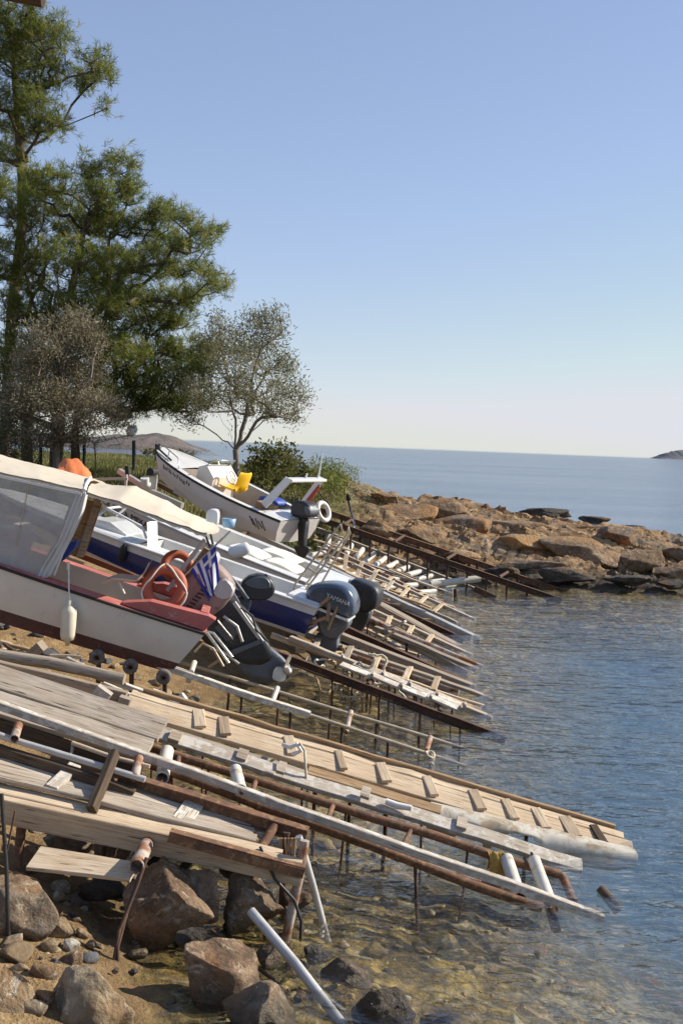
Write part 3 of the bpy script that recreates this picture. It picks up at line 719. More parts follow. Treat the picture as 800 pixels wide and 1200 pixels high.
# --- thin paired rails below the red and white boat
a0, a1 = at(150, 768, 12.85), at(530, 893, 12.8); b0, b1 = at(160, 760, 13.5), at(540, 877, 13.4)
S = slip('slipway', 'slender pair of pale rails with three upright pipe posts, below the red and white boat', (a0.x, a0.y, gz(a0.x, a0.y)))
rail_part(S, a0, lerp(a0, a1, .56), 'plank', .09, .07, 'white_wood', 'white_beam'); rail_part(S, lerp(a0, a1, .55), a1, 'pipe', .045, mat='tan_pipe', name='rail', ext=.15)
rail_part(S, b0, b1, 'pipe', .045, mat='tan_pipe', name='rail', ext=.15)
for (xa, ya, xb, yb) in ((228, 776, 221, 798), (325, 806, 317, 828), (411, 834, 405, 858), (504, 864, 499, 880)):
    MB().tube([at(xa, ya, 13.2), at(xb, yb, 12.85)], .032, 10, wob=.02).build('crossbar', 'white_pipe' if xa < 400 else 'rust_pipe', S)
for t in (.35, .5, .66, .8, .93): post(lerp(a0, a1, t), S, .016); post(lerp(b0, b1, t - .06), S, .016)
pts = []
for i in range(40):
    a = i * .55; pts.append(at(503, 889, 12.75) + Vector((.045 * math.cos(a) + random.gauss(0, .006), .05 * math.sin(a), .07 * math.sin(i * .31))))
tag(MB().tube(pts, .016, 6).build('rope_knot', 'rope'), 'coil of rope knotted on the end post of the slender rails', 'rope')

# --- the middle slipways, one table row each: pixel ends of a rail, its distance and section
def rails(S, rows, posts=(.35, .68), pr=.014):
    out = []
    for (x0, y0, x1, y1, kind, w_, h_, mat, slope) in rows:
        e = atz(x1, y1, .0); s_ = incl(e, x0, y0, slope)
        rail_part(S, s_, e, kind, w_, h_, mat, 'rail', ext=.22); out.append((s_, e))
        for t in posts: post(lerp(s_, e, t) + Vector((0, 0, -h_ * .5)), S, pr)
    return out
def mk(label, first):
    p = incl(atz(first[2], first[3]), first[0], first[1], first[8])
    return slip('slipway', label, (p.x, p.y, gz(p.x, p.y)))
rw = [(296, 752, 574, 856, 'channel', .08, .10, 'dark_rust', 14.5), (340, 748, 558, 835, 'plank', .10, .07, 'grey_wood', 15), (385, 774, 528, 824, 'plank', .14, .05, 'pale_wood', 15)]
S = mk('dark rusty slipway carrying pale stepped planks, under the large tilted grey outboard', rw[0]); rr = rails(S, rw, (.35, .55, .72, .88))
A, B = rr[0], rr[1]
for k_ in range(2):     # stepped planks
    for j in range(4):
        t0 = .36 + .13 * j + .03 * k_; p = lerp(A[0], A[1], t0).lerp(lerp(B[0], B[1], t0), .30 + .35 * k_) + Vector((0, 0, .08 + .012 * (j % 2))); q = lerp(A[0], A[1], t0 + .14).lerp(lerp(B[0], B[1], t0 + .14), .30 + .35 * k_) + Vector((0, 0, .07))
        MB().plank(p, q, .16, .03, UP20(6), .003).build('plank', 'white_wood', S)
        MB().plank(q + Vector((0, -.09, .02)), q + Vector((.02, .09, .02)), .03, .06, (0, 0, 1), 0).build('cleat', 'grey_wood', S)
cross(S, lerp(*A, .5), lerp(*B, .5), .03, 'dark_rust'); cross(S, lerp(*A, .8), lerp(*B, .8), .03, 'dark_rust')
rw = [(372, 756, 520, 807, 'pipe', .16, .1, 'rust_pipe', 14), (365, 762, 545, 826, 'plank', .12, .06, 'tan_wood', 14)]
S = mk('thick pale pipe slipway with wide tan plank beside the pile of old rope', rw[0]); rails(S, rw)
rw = [(350, 708, 542, 796, 'channel', .09, .12, 'dark_rust', 16), (340, 722, 540, 800, 'plank', .16, .10, 'grey_wood', 16), (330, 716, 520, 790, 'plank', .10, .06, 'tan_wood', 16), (400, 746, 505, 786, 'pipe', .06, .06, 'rust_pipe', 16)]
S = mk('low dark brown timber slipway behind the large grey outboard', rw[0]); rails(S, rw)
rw = [(370, 700, 551, 777, 'pipe', .11, .1, 'rust_pipe', 16), (366, 690, 535, 779, 'channel', .08, .12, 'grey_wood', 16.5), (440, 735, 545, 779, 'plank', .14, .06, 'grey_wood', 15), (400, 706, 520, 760, 'plank', .09, .05, 'pale_wood', 16)]
S = mk('brown steel slipway with a leaning grey pipe strut, below the black outboard', rw[0]); rr = rails(S, rw)
MB().tube([at(437, 756, 18.2), at(462, 740, 18.2)], .02, 8).build('strut', 'tan_pipe', S)
rw = [(398, 682, 527, 752, 'plank', .17, .05, 'grey_wood', 16), (392, 684, 520, 754, 'plank', .05, .12, 'grey_wood', 16)]
S = mk('flat grey plank slipway sloping steeply, just right of the black outboard', rw[0]); rails(S, rw)
cross(S, at(437, 700, 21), at(456, 703, 20.6), .025, 'tan_wood', plank=(.06, .04))
rw = [(262, 606, 553, 743, 'angle', .13, .13, 'galv', 15.8), (246, 612, 532, 742, 'channel', .09, .12, 'dark_rust', 15.8)]
S = mk('long galvanised steel slipway under the white motorboat with the yellow seat', rw[0]); rr = rails(S, rw, (.25, .42, .58, .75, .88))
for t in (.12, .3, .47, .62, .76, .88): cross(S, lerp(*rr[0], t) - Vector((0, 0, .06)), lerp(*rr[1], t) - Vector((0, 0, .02)), .03, 'rust' if t < .6 else 'tan_wood', plank=(.07, .05))
rw = [(385, 640, 533, 713, 'channel', .08, .1, 'rust_pipe', 16), (380, 650, 518, 708, 'plank', .12, .06, 'grey_wood', 16), (385, 660, 500, 716, 'plank', .10, .05, 'pale_wood', 16)]
S = mk('thin rusty slipway crossed by the boarding ladder', rw[0]); rr = rails(S, rw)
for t in (.15, .28, .4, .52, .64, .76): cross(S, lerp(*rr[0], t), lerp(*rr[2], t + .02), .03, 'pale_wood', plank=(.10, .04))
for (lab, rw) in (('silvery plank pair between the brown timber slipway and the stepped planks', [(330, 733, 560, 813, 'plank', .13, .05, 'grey_wood', 15), (318, 744, 548, 824, 'plank', .06, .08, 'pale_wood', 15)]),
                  ('pair of worn boards just left of the grey plank slipway, sloping steeply', [(380, 690, 540, 762, 'plank', .10, .05, 'grey_wood', 16), (376, 698, 528, 766, 'plank', .07, .06, 'tan_wood', 16)]),
                  ('pale narrow rails between the galvanised slipway and the roller tubes', [(415, 662, 546, 722, 'plank', .09, .06, 'white_wood', 16), (405, 672, 530, 728, 'plank', .07, .07, 'grey_wood', 16)])):
    S = mk(lab, rw[0]); rr = rails(S, rw, (.5,), .02)
    for t in (.2, .36, .5, .66, .8): cross(S, lerp(*rr[0], t) + Vector((0, .05, .03)), lerp(*rr[1], t + .02) - Vector((0, .1, -.02)), .03, 'grey_wood' if t < .5 else 'pale_wood', 'rung', (.09, .04))
# ladder of white rollers
rw = [(372, 618, 562, 691, 'channel', .11, .13, 'grey_wood', 15.5), (372, 640, 521, 692, 'channel', .11, .13, 'grey_wood', 15.5), (345, 646, 470, 697, 'channel', .1, .12, 'dark_rust', 15.5)]
S = mk('broad grey slipway with rows of white roller tubes, near the rocky headland', rw[0]); rr = rails(S, rw, (.35, .6, .85), .03)
for j in range(13):
    t = .06 + .072 * j
    a, b_ = lerp(*rr[0], min(1, t + .02)), lerp(*rr[1], t); a = a + Vector((0, 0, -.10)); b_ = b_ + Vector((0, 0, -.10))
    roller(S, a, b_, .075, 'white_pipe')
    if j % 2 == 0:
        c_ = lerp(*rr[2], t) + Vector((0, 0, -.08)); roller(S, b_ - Vector((0, .1, 0)), c_, .07, 'white_pipe')
roller(S, at(504, 685, 28.2), at(562, 678, 28.6), .085, 'white_pipe')
# rusty twin rails by the headland
rw = [(356, 588, 660, 691, 'channel', .11, .14, 'rust', 15), (345, 595, 648, 698, 'channel', .11, .14, 'dark_rust', 15)]
S = mk('far rusty slipway of two long brown rails along the foot of the rocky headland', rw[0]); rr = rails(S, rw, [.08 + .075 * i for i in range(13)], .03)
for t in (.2, .4, .6, .8): cross(S, lerp(*rr[0], t), lerp(*rr[1], t), .04, 'dark_rust')
# sunken rail stubs in the bay
for (x0, y0, x1, y1, lab) in ((533, 690, 537, 700, 'small upright iron stub in the shallows beside the roller slipway'), (560, 690, 580, 701, 'sloping brown board end in the shallows right of the roller slipway')):
    e = atz(x1, y1, -.05); s_ = at(x0, y0, e.y)
    tag((MB().tube([s_, e - Vector((0, 0, .6))], .05, 7) if x0 == 533 else MB().plank(s_ - Vector((.1, 0, 0)), e, .1, .14)).build('rail_stub', 'dark_rust'), lab, 'rail stub')

rng_ = random.Random(4)
for i in range(34):
    t_ = i / 33; x0 = 360 + 120 * rng_.random(); y0 = 640 + 110 * t_ + (x0 - 400) * .35; Yq = atz(520, 690 + 95 * t_).y + .6
    p = at(x0, y0, Yq); an = rng_.uniform(-.9, .35); Lq = rng_.uniform(.5, 1.3); q = p + Vector((math.cos(an) * Lq, math.sin(an) * Lq * .7, -.22 * Lq))
    m_, w_ = [('grey_wood', 'weathered grey'), ('pale_wood', 'pale'), ('tan_wood', 'tan'), ('white_wood', 'whitish')][i % 4]
    tag(MB().plank(p, q, rng_.uniform(.06, .13), .035).build('loose_board', m_), w_ + ' loose board lying across the crowded slipways in the middle distance', 'board', 'loose boards across the middle slipways')
# --- small loose poles and planks between slipways in the middle distance
cl = [(418, 690, 492, 722, 'tan_wood', 'loose tan board lying across rails left of the dark outboard'),]
for i, (x0, y0, x1, y1, m_, lab) in enumerate([
        (440, 742, 475, 728, 'white_wood', 'pale broken stick leaning across the brown steel slipway'),
        (352, 636, 424, 664, 'pale_wood', 'pale board lying on the roller slipway under the boarding ladder'),
        (470, 700, 505, 712, 'tan_wood', 'short tan board beside the thin rusty slipway'),
        (455, 668, 512, 690, 'grey_wood', 'grey board lying between the roller tubes')]):
    Y = atz((x0 + x1) / 2, (y0 + y1) / 2, .45).y
    tag(MB().plank(at(x0, y0, Y), at(x1, y1, Y - .2), .11, .035).build('loose_board', m_), lab, 'board')

# ------------------------------------------------------------------ nearest slipway: timber, grey planks, rust
t0, t1 = at(-60, 906, 8.15), at(356, 1012, 8.0)
S = slip('slipway', 'nearest slipway at lower left, pale timber with grey planks and rusty beams', (t0.x, t0.y, gz(t0.x, t0.y)))
rail_part(S, at(-60, 935, 8.1), at(352, 1022, 7.98), 'plank', .07, .19, 'pale_wood', 'timber', up=(0, -.15, 1))
MB().plank(at(-60, 915, 8.22), at(330, 1003, 8.1), .16, .06, UP20(8), .006, w1=.10).build('timber', 'pale_wood', S)
rail_part(S, at(200, 973, 7.94), at(358, 1016, 7.92), 'angle', .08, .07, 'rust', 'beam')
rail_part(S, at(140, 905, 8.6), at(361, 972, 8.35), 'channel', .10, .10, 'rust', 'beam')
rail_part(S, at(60, 895, 8.75), at(250, 955, 8.6), 'pipe', .08, mat='rust', name='beam')
for j, (dy) in enumerate((0, .105, .21, .315)):      # deck boards
    MB().plank(at(-40, 903, 8.28) + Vector((0, dy, .012 * j + .02)), at(300, 987, 8.22) + Vector((-.03 * j, dy, .012 * j + .02)), .094, .04, UP20(10), .004).build('deck_board', 'grey_wood', S)
for (x, y, m_) in ((73, 916, 'white_wood'), (150, 942, 'grey_wood'), (222, 954, 'white_wood')):
    p = at(x, y, 8.42) + Vector((0, 0, .03)); dd = Vector((.97, 0, -.25))
    MB().plank(p + Vector((-.035, -.19, -.03)), p + Vector((.045, .20, .03)), .10 if x != 222 else .15, .05, (.25, -.1, .96), 0).build('cleat', m_, S)
MB().tube([at(322, 968, 8.35), at(292, 1014, 8.05)], .035, 10, wob=.03).build('crossbar', 'rust', S)
MB().tube([at(28, 945, 8.2), at(20, 1022, 8.15)], .035, 10, wob=.03).build('leg', 'rust', S)
MB().tube([at(357, 985, 8.02), at(350, 1030, 8.0), at(333, 1108, 7.98)], .034, 12, wob=.015).build('leg', 'rust_pipe', S)
MB().tube([at(350, 980, 8.1), at(366, 1035, 8.15), at(384, 1104, 8.2)], .026, 10, wob=.015).build('leg', 'galv', S)
MB().tube([at(336, 975, 8.3), at(332, 1040, 8.3), at(330, 1070, 8.3)], .03, 8, wob=.04).build('leg', 'dark_rust', S)
MB().tube([at(128, 972, 8.25), at(120, 1010, 8.3)], .02, 7).build('leg', 'dark_rust', S)
# rust clump of wires at the joint
for k_ in range(5):
    x = 330 + k_ * 4
    MB().tube([at(x, 982, 8.2), at(x - 4 + random.random() * 8, 1005, 8.2), at(x - 6, 1034, 8.25)], .010, 6).build('wire', 'tan_wood', S)
# pipe stub
o = MB().tube([at(174, 985, 8.05), at(160, 1016, 7.55)], .05, 14, hollow=True, wob=.02).build('pipe_stub', 'rust_pipe'); tag(o, 'short hollow pipe end hanging under the pale timber', 'pipe')
# bent rods and wire
def rod(pts, r, lab, mat='black_metal', name='iron_rod'):
    return tag(MB().tube(pts, r, 7).build(name, mat), lab, 'rod')
rod([at(172, 1005, 7.6), at(160, 1040, 7.5), at(140, 1090, 7.35), at(133, 1130, 7.25), at(134, 1168, 7.15), at(150, 1180, 7.1)], .013, 'rusty bent rod curving down in front of the sand', 'dark_rust')
rod([at(168, 1010, 7.6), at(150, 1065, 7.45), at(138, 1110, 7.3), at(140, 1172, 7.15)], .012, 'thin dark rod hanging straight beside the bent rod', 'dark_rust')
rod([at(2, 930, 7.2), at(8, 1020, 7.15), at(12, 1148, 7.05)], .014, 'thin black rod standing upright at the left edge before the dark boulder')
rod([at(18, 950, 7.9), at(10, 990, 7.9), at(6, 1015, 7.9)], .007, 'thin rusty wire hanging at the left edge below the pale timber', 'dark_rust')
rod([at(305, 992, 8.0), at(322, 1030, 7.9), at(345, 1055, 7.9), at(353, 1080, 7.9), at(352, 1103, 7.9)], .012, 'dark curved rod between the two pipe legs')
rod([at(248, 1090, 7.55), at(285, 1120, 7.4), at(320, 1148, 7.25), at(335, 1168, 7.15), at(342, 1185, 7.1)], .013, 'dark bent rod lying over the rust brown boulder', 'dark_rust')
rod([at(262, 1000, 8.2), at(300, 1022, 8.1)], .008, 'thin stick beneath the rusty beams', 'tan_wood', 'stick')
o = MB().tube([at(294, 1068, 7.6), at(345, 1128, 7.3), at(402, 1202, 6.95), at(430, 1240, 6.75)], .034, 14, hollow=True, wob=.01).build('loose_pipe', 'galv'); tag(o, 'white metal pipe lying slanted from the rocks into the bottom water', 'pipe')
tag(MB().plank(at(40, 1006, 7.75), at(158, 1022, 7.65), .26, .03, UP20(14), .003, w1=.2).build('loose_board', 'pale_wood'), 'short wide pale board lying on the stones under the timber', 'board')
tag(MB().plank(at(116, 1146, 6.95), at(165, 1192, 6.75), .035, .03).build('driftwood', 'tan_wood'), 'thin piece of driftwood on the wet sand', 'driftwood')

# --- big tilted plank platform
P0, P1 = at(-70, 786, 9.3), at(182, 867, 9.1)
S = slip('boat_cradle', 'large weathered grey plank bed ending above the white beam, with two broad boards', (P0.x, P0.y, gz(P0.x, P0.y)), None); S['category'] = 'cradle'
UPp = UP20(30)
sdp = (P1 - P0).normalized().cross(Vector(UPp)).normalized()
MB().plank(P0 + sdp * .135, P1 + sdp * .135, .24, .05, UPp, .004).build('board', 'grey_wood', S)
MB().plank(P0 - sdp * .120, P1 - sdp * .120 + (P1 - P0).normalized() * .02, .25, .05, UPp, .004).build('board', 'grey_wood', S)
MB().plank(P0 + sdp * .24 - Vector((0, 0, .10)), P1 + sdp * .24 - Vector((.02, 0, .11)), .05, .16, (0, 0, 1), .004).build('side_timber', 'brown_wood', S)
MB().plank(at(-40, 788, 9.6), at(150, 838, 9.5), .20, .05, UP20(30), .004).build('board', 'pale_wood', S)
MB().plank(at(106, 832, 9.5), at(124, 808, 9.5), .14, .10, (0, -1, 0), .002).build('upright', 'white_wood', S)
MB().plank(at(-40, 772, 9.8), at(148, 818, 9.7), .08, .11, (0, 0, 1), .004).build('beam', 'grey_wood', S)
MB().plank(at(148, 817, 9.6), at(140, 842, 9.6), .10, .10, (0, -1, 0), .002).build('upright', 'grey_wood', S)
tag(MB().tube([at(-40, 762, 10.0), at(60, 777, 10.0), at(146, 796, 9.95)], [.06, .055, .05], 12, wob=.03).build('log_pole', 'grey_wood'), 'round grey pole lying above the weathered plank bed', 'pole')
# rail, posts and brown crossbeam below it
p0, p1 = at(-40, 849, 8.62), at(170, 914, 8.5)
S = slip('slipway', 'short grey rail over a dark brown beam, below the broad plank bed', (p0.x, p0.y, gz(p0.x, p0.y)))
rail_part(S, p0, p1, 'plank', .05, .04, 'galv', 'rail')
rail_part(S, at(-40, 866, 8.6), at(157, 932, 8.45), 'plank', .07, .10, 'brown_wood', 'beam')
MB().plank(at(134, 882, 8.6), at(108, 950, 8.1), .085, .06, (1, 0, .3), .003).build('crossbeam', 'brown_wood', S)
for (xa, ya, xb, yb) in ((22, 850, 17, 866), (163, 888, 158, 912)): MB().tube([at(xa, ya, 8.75), at(xb, yb, 8.5)], .035, 10, hollow=True).build('roller', 'rust_pipe', S)
rail_part(S, at(60, 888, 8.9), at(200, 925, 8.8), 'plank', .06, .05, 'tan_wood', 'rail')
MB().plank(at(84, 885, 8.7), at(86, 870, 8.8), .02, .03).build('bracket', 'white_wood', S)
rail_part(S, at(84, 872, 8.75), at(175, 900, 8.65), 'plank', .03, .03, 'pale_wood', 'rail')
# ------------------------------------------------------------------ boats
def frame_rot(yaw, pitch):
    th, ph = R(yaw), R(pitch)
    x = Vector((math.cos(th) * math.cos(ph), -math.sin(th) * math.cos(ph), -math.sin(ph)))
    y = Vector((math.sin(th), math.cos(th), 0)); z = x.cross(y)
    return Matrix((x, y, z)).transposed()
class Boat:
    """local axes: +x aft, +y to the side away from the road, +z up from the keel; origin at the foot of the transom"""
    def __init__(s, name, label, cat, corner, yaw, pitch, L, B, D, rise=.45, rake=.25, chine=.16, stern_b=.92, group='boats hauled out on the slipways'):
        s.L, s.B, s.D, s.rise, s.rake, s.chz, s.sb = L, B, D, rise, rake, chine, stern_b
        rot = frame_rot(yaw, pitch)
        s.root = thing(name, label, cat, Vector(corner) - rot @ Vector((rake * D, -s.b(0), s.zs(0))), group, rot)
        s.inv = s.root.matrix_basis.inverted()
    def b(s, q):
        t = min(1, q / s.L); return s.B / 2 * (s.sb + (1 - s.sb) * min(1, t * 3)) * math.sqrt(max(0, 1 - max(0, (t - .35) / .65) ** 2.6))
    def zs(s, q): t = q / s.L; return s.D * (1 + s.rise * t ** 1.7)
    def zk(s, q):
        t = q / s.L; u = max(0, (t - .62) / .38); return s.zs(s.L) * .96 * u ** 2.6
    def zc(s, q):
        t = q / s.L; z = s.chz * s.D * 1.6 + s.D * .55 * max(0, (t - .3) / .7) ** 1.6; return max(min(z, s.zs(q) * .93), s.zk(q))
    def bc(s, q):
        t = q / s.L; return s.b(q) * (.84 - .34 * max(0, (t - .4) / .6))
    def side(s, q, f, sgn=-1, off=0.0):
        """a point on the topside: f 0 at the chine, 1 at the sheer"""
        bul = .04 * math.sin(math.pi * f)
        y = s.bc(q) + (s.b(q) - s.bc(q)) * f + bul * min(1, s.b(q) * 2) + off
        z = s.zc(q) + (s.zs(q) - s.zc(q)) * f
        return Vector((-q + s.rake * z * (1 - .0 * q), sgn * y, z))
    def stations(s, n=30): return [s.L * (1 - (1 - i / n) ** 1.25) for i in range(n + 1)]
    def hull(s, bands, mats, bottom):
        """bands: topside fractions splitting the mats from the chine up"""
        fr_ = [0] + list(bands) + [1]; mb = MB()
        Q = s.stations()
        def keel(q): return Vector((-q + s.rake * s.zk(q), 0, s.zk(q)))
        def row(q, sgn, f0, f1): return [s.side(q, f0 + (f1 - f0) * i / 3, sgn) for i in range(4)]
        for sgn in (-1, 1):
            mb.cur = 0
            mb.loft([[keel(q), keel(q).lerp(s.side(q, 0, sgn), .5), s.side(q, 0, sgn)] for q in Q])
            for i in range(len(fr_) - 1):
                mb.cur = i + 1; mb.loft([row(q, sgn, fr_[i], fr_[i + 1]) for q in Q])
        mats_ = [bottom] + mats
        # transom in the same bands
        for i in range(len(fr_) - 1):
            mb.cur = i + 1
            mb.add([s.side(0, fr_[i], -1), s.side(0, fr_[i + 1], -1), s.side(0, fr_[i + 1], 1), s.side(0, fr_[i], 1)], [[0, 1, 2, 3]])
        mb.cur = 0; mb.add([keel(0), s.side(0, 0, -1), s.side(0, 0, 1)], [[0, 1, 2]])
        return mb.build('hull', mats_, s.root, local=True)
    def rub(s, mat, r=.025):
        for sgn in (-1, 1):
            pts = [s.side(q, .985, sgn, .012) for q in s.stations(22)]
            MB().tube(pts, r, 8).build('rub_rail', mat, s.root, local=True)
    def deck(s, c0, c1, wd, sole, mat, inner, solemat, camber=.05):
        mb = MB(); Q = [q for q in s.stations(36)]
        top = lambda q: s.zs(q) + .006
        fx = lambda q, z: -q + s.rake * z
        inn = lambda q: max(.02, s.b(q) - wd)
        qs = sorted(set([q for q in Q if c0 < q < c1] + [c0, c1]))
        for sgn in (-1, 1):
            mb.loft([[Vector((fx(q, top(q)), sgn * s.b(q), top(q))), Vector((fx(q, top(q)), sgn * (s.b(q) * .5 + inn(q) * .5), top(q) + .012)), Vector((fx(q, top(q)), sgn * inn(q), top(q) + .008))] for q in qs])
        for lo, hi in ((0, c0), (c1, s.L)):
            qq = sorted(set([q for q in Q if lo < q < hi] + [lo, hi]))
            if hi - lo < .02: continue
            mb.loft([[Vector((fx(q, top(q)), s.b(q) * a, top(q) + camber * (1 - a * a) * min(1, s.b(q)))) for a in (-1, -.6, -.2, .2, .6, 1)] for q in qq])
        o = mb.build('deck', mat, s.root, local=True)
        m2 = MB()
        for sgn in (-1, 1):
            m2.loft([[Vector((fx(q, top(q)), sgn * inn(q), top(q) + .006)), Vector((fx(q, sole), sgn * inn(q) * .96, max(sole, s.zk(q) + .05)))] for q in qs])
        for q in (c0, c1):
            m2.add([Vector((fx(q, top(q)), -inn(q), top(q) + .004)), Vector((fx(q, top(q)), inn(q), top(q) + .004)), Vector((fx(q, top(q)), inn(q) * .96, sole)), Vector((fx(q, top(q)), -inn(q) * .96, sole))], [[0, 1, 2, 3]])
        m2.build('cockpit_lining', inner, s.root, local=True)
        MB().loft([[Vector((fx(q, sole), a * inn(q) * .96, max(sole, s.zk(q) + .05))) for a in (-1, 0, 1)] for q in qs]).build('cockpit_floor', solemat, s.root, local=True)
        return o
    def pl(s, px, py, y):
        """where a pixel's line of sight meets the lengthwise plane y of the boat"""
        e = s.inv @ EYE; d = (s.inv.to_3x3() @ ray(px, py)); return e + d * ((y - e.y) / d.y)
    def poly(s, pts, y): return [(p.x, p.z) for p in (s.pl(a, b_, y) for a, b_ in pts)]
    def panel(s, name, pts, y, th, mat, parent=None):
        p = s.poly(pts, y); return MB().prism(p, y - th / 2, y + th / 2).build(name, mat, parent or s.root, local=True) if parent is None else MB().prism(p, y - th / 2, y + th / 2).build(name, mat, parent, local=True)
def puff(poly, y, th, mb=None, k_=(.74, .93, .985, 1), it=1):
    """a pillow-like moulded shape: outline polygon in x, z and thickness th across"""
    mb = mb or MB(); n = len(poly)
    # smooth the outline (Chaikin)
    for _ in range(it):
        q = []
        for i in range(len(poly)):
            a, b_ = poly[i], poly[(i + 1) % len(poly)]
            q += [(a[0] * .75 + b_[0] * .25, a[1] * .75 + b_[1] * .25), (a[0] * .25 + b_[0] * .75, a[1] * .25 + b_[1] * .75)]
        poly = q
    cx = sum(p[0] for p in poly) / len(poly); cz = sum(p[1] for p in poly) / len(poly)
    secs = []
    for t, s_ in ((-.5, k_[0]), (-.46, k_[1]), (-.36, k_[2]), (-.15, k_[3]), (.15, k_[3]), (.36, k_[2]), (.46, k_[1]), (.5, k_[0])):
        r_ = [Vector((cx + (p[0] - cx) * s_, y + th * t, cz + (p[1] - cz) * s_)) for p in poly]; secs.append(r_ + [r_[0]])
    mb.loft(secs); mb.add(secs[0][:-1], [list(range(len(poly)))], None, True); mb.add(secs[-1][:-1], [list(range(len(poly)))], None, True)
    return mb
def prop(root, c, ax, r, mat='prop', blades=3):
    mb = MB(); c = Vector(c); ax = Vector(ax).normalized()
    mb.lathe([(.001, .10), (r * .2, .08), (r * .24, 0), (r * .24, -.06), (.001, -.07)], c, ax, 12)
    ref = Vector((0, 1, 0)); a = ax.cross(ref).normalized(); b_ = ax.cross(a)
    for k_ in range(blades):
        t = 2 * math.pi * k_ / blades + .5; e = a * math.cos(t) + b_ * math.sin(t); f_ = ax.cross(e)
        g = []
        for i in range(6):
            u = i / 5; rr = r * (.18 + .82 * u); wd = r * .55 * math.sin(math.pi * (.18 + .76 * u))
            g.append([c + e * rr + f_ * (wd * v) + ax * (v * wd * (.8 - .35 * u)) for v in (-.7, -.2, .3, .8)])
        mb.sheet(g, .008, ax)
    return mb.build('propeller', mat, root, local=True)

# ============ red and white canopied boat in front
B1 = Boat('canopied_boat', 'white fishing boat with red deck, brown bottom and long cream canopy', 'boat', at(241, 742, 12.7), -4, 15.6, 6.6, 2.0, .60, rise=.55, rake=.42, chine=.02, stern_b=.94)
rt = B1.root
B1.hull([.25, .93], ['antifoul', 'gel_dirty', 'gel_dirty'], 'antifoul')
B1.rub('rubber', .018)
B1.deck(.55, 3.2, .30, .16, 'red_deck', 'gel_dirty', 'grey_inside', .03)
for sgn in (-1, 1):     # stern bulwark
    pts = [(.02, .0), (.0, .15), (.10, .17), (.75, .13), (1.0, .02), (1.0, 0)]
    mb = MB(); yy = sgn * (B1.b(0) - .02)
    mb.prism([(-q + B1.rake * (B1.zs(q) + h_), B1.zs(q) + .02 + h_) for q, h_ in pts], yy - sgn * .22, yy)
    mb.build('bulwark', 'red_deck', rt, local=True)
MB().plank(Vector((.17, -.75, .73)), Vector((.17, .75, .73)), .10, .14, (0, 0, 1), .002).build('stern_rail', 'red_deck', rt, local=True)
# roof and awning
def canopy(name, near, crown, yn, mat, droop=0.0):
    rows = []
    n = len(near)
    for i in range(n):
        a = B1.pl(near[i][0], near[i][1], yn); c_ = B1.pl(crown[i][0], crown[i][1], 0); f_ = Vector((a.x, -a.y, a.z))
        q = lambda t: Vector((a.x * (1 - t) ** 2 + 2 * c_.x * t * (1 - t) + f_.x * t * t, a.y + (f_.y - a.y) * t, 0))
        row = []
        for k_ in range(13):
            t = k_ / 12; z = a.z + (c_.z - a.z) * (1 - abs(2 * t - 1) ** 2.2) + random.gauss(0, .004)
            row.append(Vector((a.x + (c_.x - a.x) * (1 - abs(2 * t - 1) ** 2), a.y + (f_.y - a.y) * t, z)))
        rows.append(row)
    # refine lengthwise with a slight sag between the bows
    out = []
    for i in range(n - 1):
        for j in range(10):
            t = j / 10; out.append([(lambda w_: w_ - Vector((0, 0, droop * 4 * t * (1 - t) + .016 * noise.noise(Vector((w_.x * 2.2, w_.y * 5, 3))) + .007 * noise.noise(Vector((w_.x * 9, w_.y * 7, 8))))))(p.lerp(q, t)) for p, q in zip(rows[i], rows[i + 1])])
    out.append(rows[-1])
    mb = MB(); mb.sheet(out, .02)
    # hanging valance along the near and far edges
    for e in (0, -1):
        mb.sheet([[r[e] + Vector((0, 0, .0)) for r in out], [r[e] - Vector((0, 0, .042 + .008 * math.sin(i * 1.3))) for i, r in enumerate(out)]], .01, (0, 1, 0))
    return mb.build(name, mat, rt, local=True)
canopy('roof', [(-120, 530), (-50, 543), (0, 553), (50, 563), (99, 573)], [(-120, 507), (-50, 521), (0, 533), (52, 547), (106, 562)], -.86, 'cream', .004)
canopy('awning', [(103, 576), (140, 587), (185, 604), (222, 617), (243, 624)], [(110, 566), (158, 570), (196, 587), (232, 608), (257, 621)], -.80, 'cream', .012)
B1.panel('window', [(-60, 545), (0, 559), (92, 577), (62, 652), (36, 686), (0, 676), (-60, 662)], -.88, .006, 'vinyl')
B1.panel('coaming', [(-60, 636), (0, 648), (24, 653), (16, 678), (-60, 662)], -.84, .03, 'gel_white')
B1.panel('bench', [(-60, 600), (0, 614), (38, 625), (30, 654), (-60, 634)], .1, .4, 'red_deck')
B1.panel('bench', [(-60, 590), (0, 605), (38, 617), (38, 626), (-60, 600)], .15, .5, 'cushion')
for (pa_, pb_, w_) in (((-60, 546), (94, 578), .03), ((34, 567), (20, 640), .011), ((-60, 662), (36, 687), .03)):
    MB().plank(B1.pl(pa_[0], pa_[1], -.888), B1.pl(pb_[0], pb_[1], -.888), .006, w_, (0, 0, 1), .002, ch=.001).build('seam', 'curtain' if w_ > .02 else 'tan_pipe', rt, local=True)
MB().tube([B1.pl(99, 575, -.87), B1.pl(101, 568, -.6), B1.pl(106, 560, -.1), B1.pl(106, 560, .3)], .022, 8).build('roof_edge', 'curtain', rt, local=True)
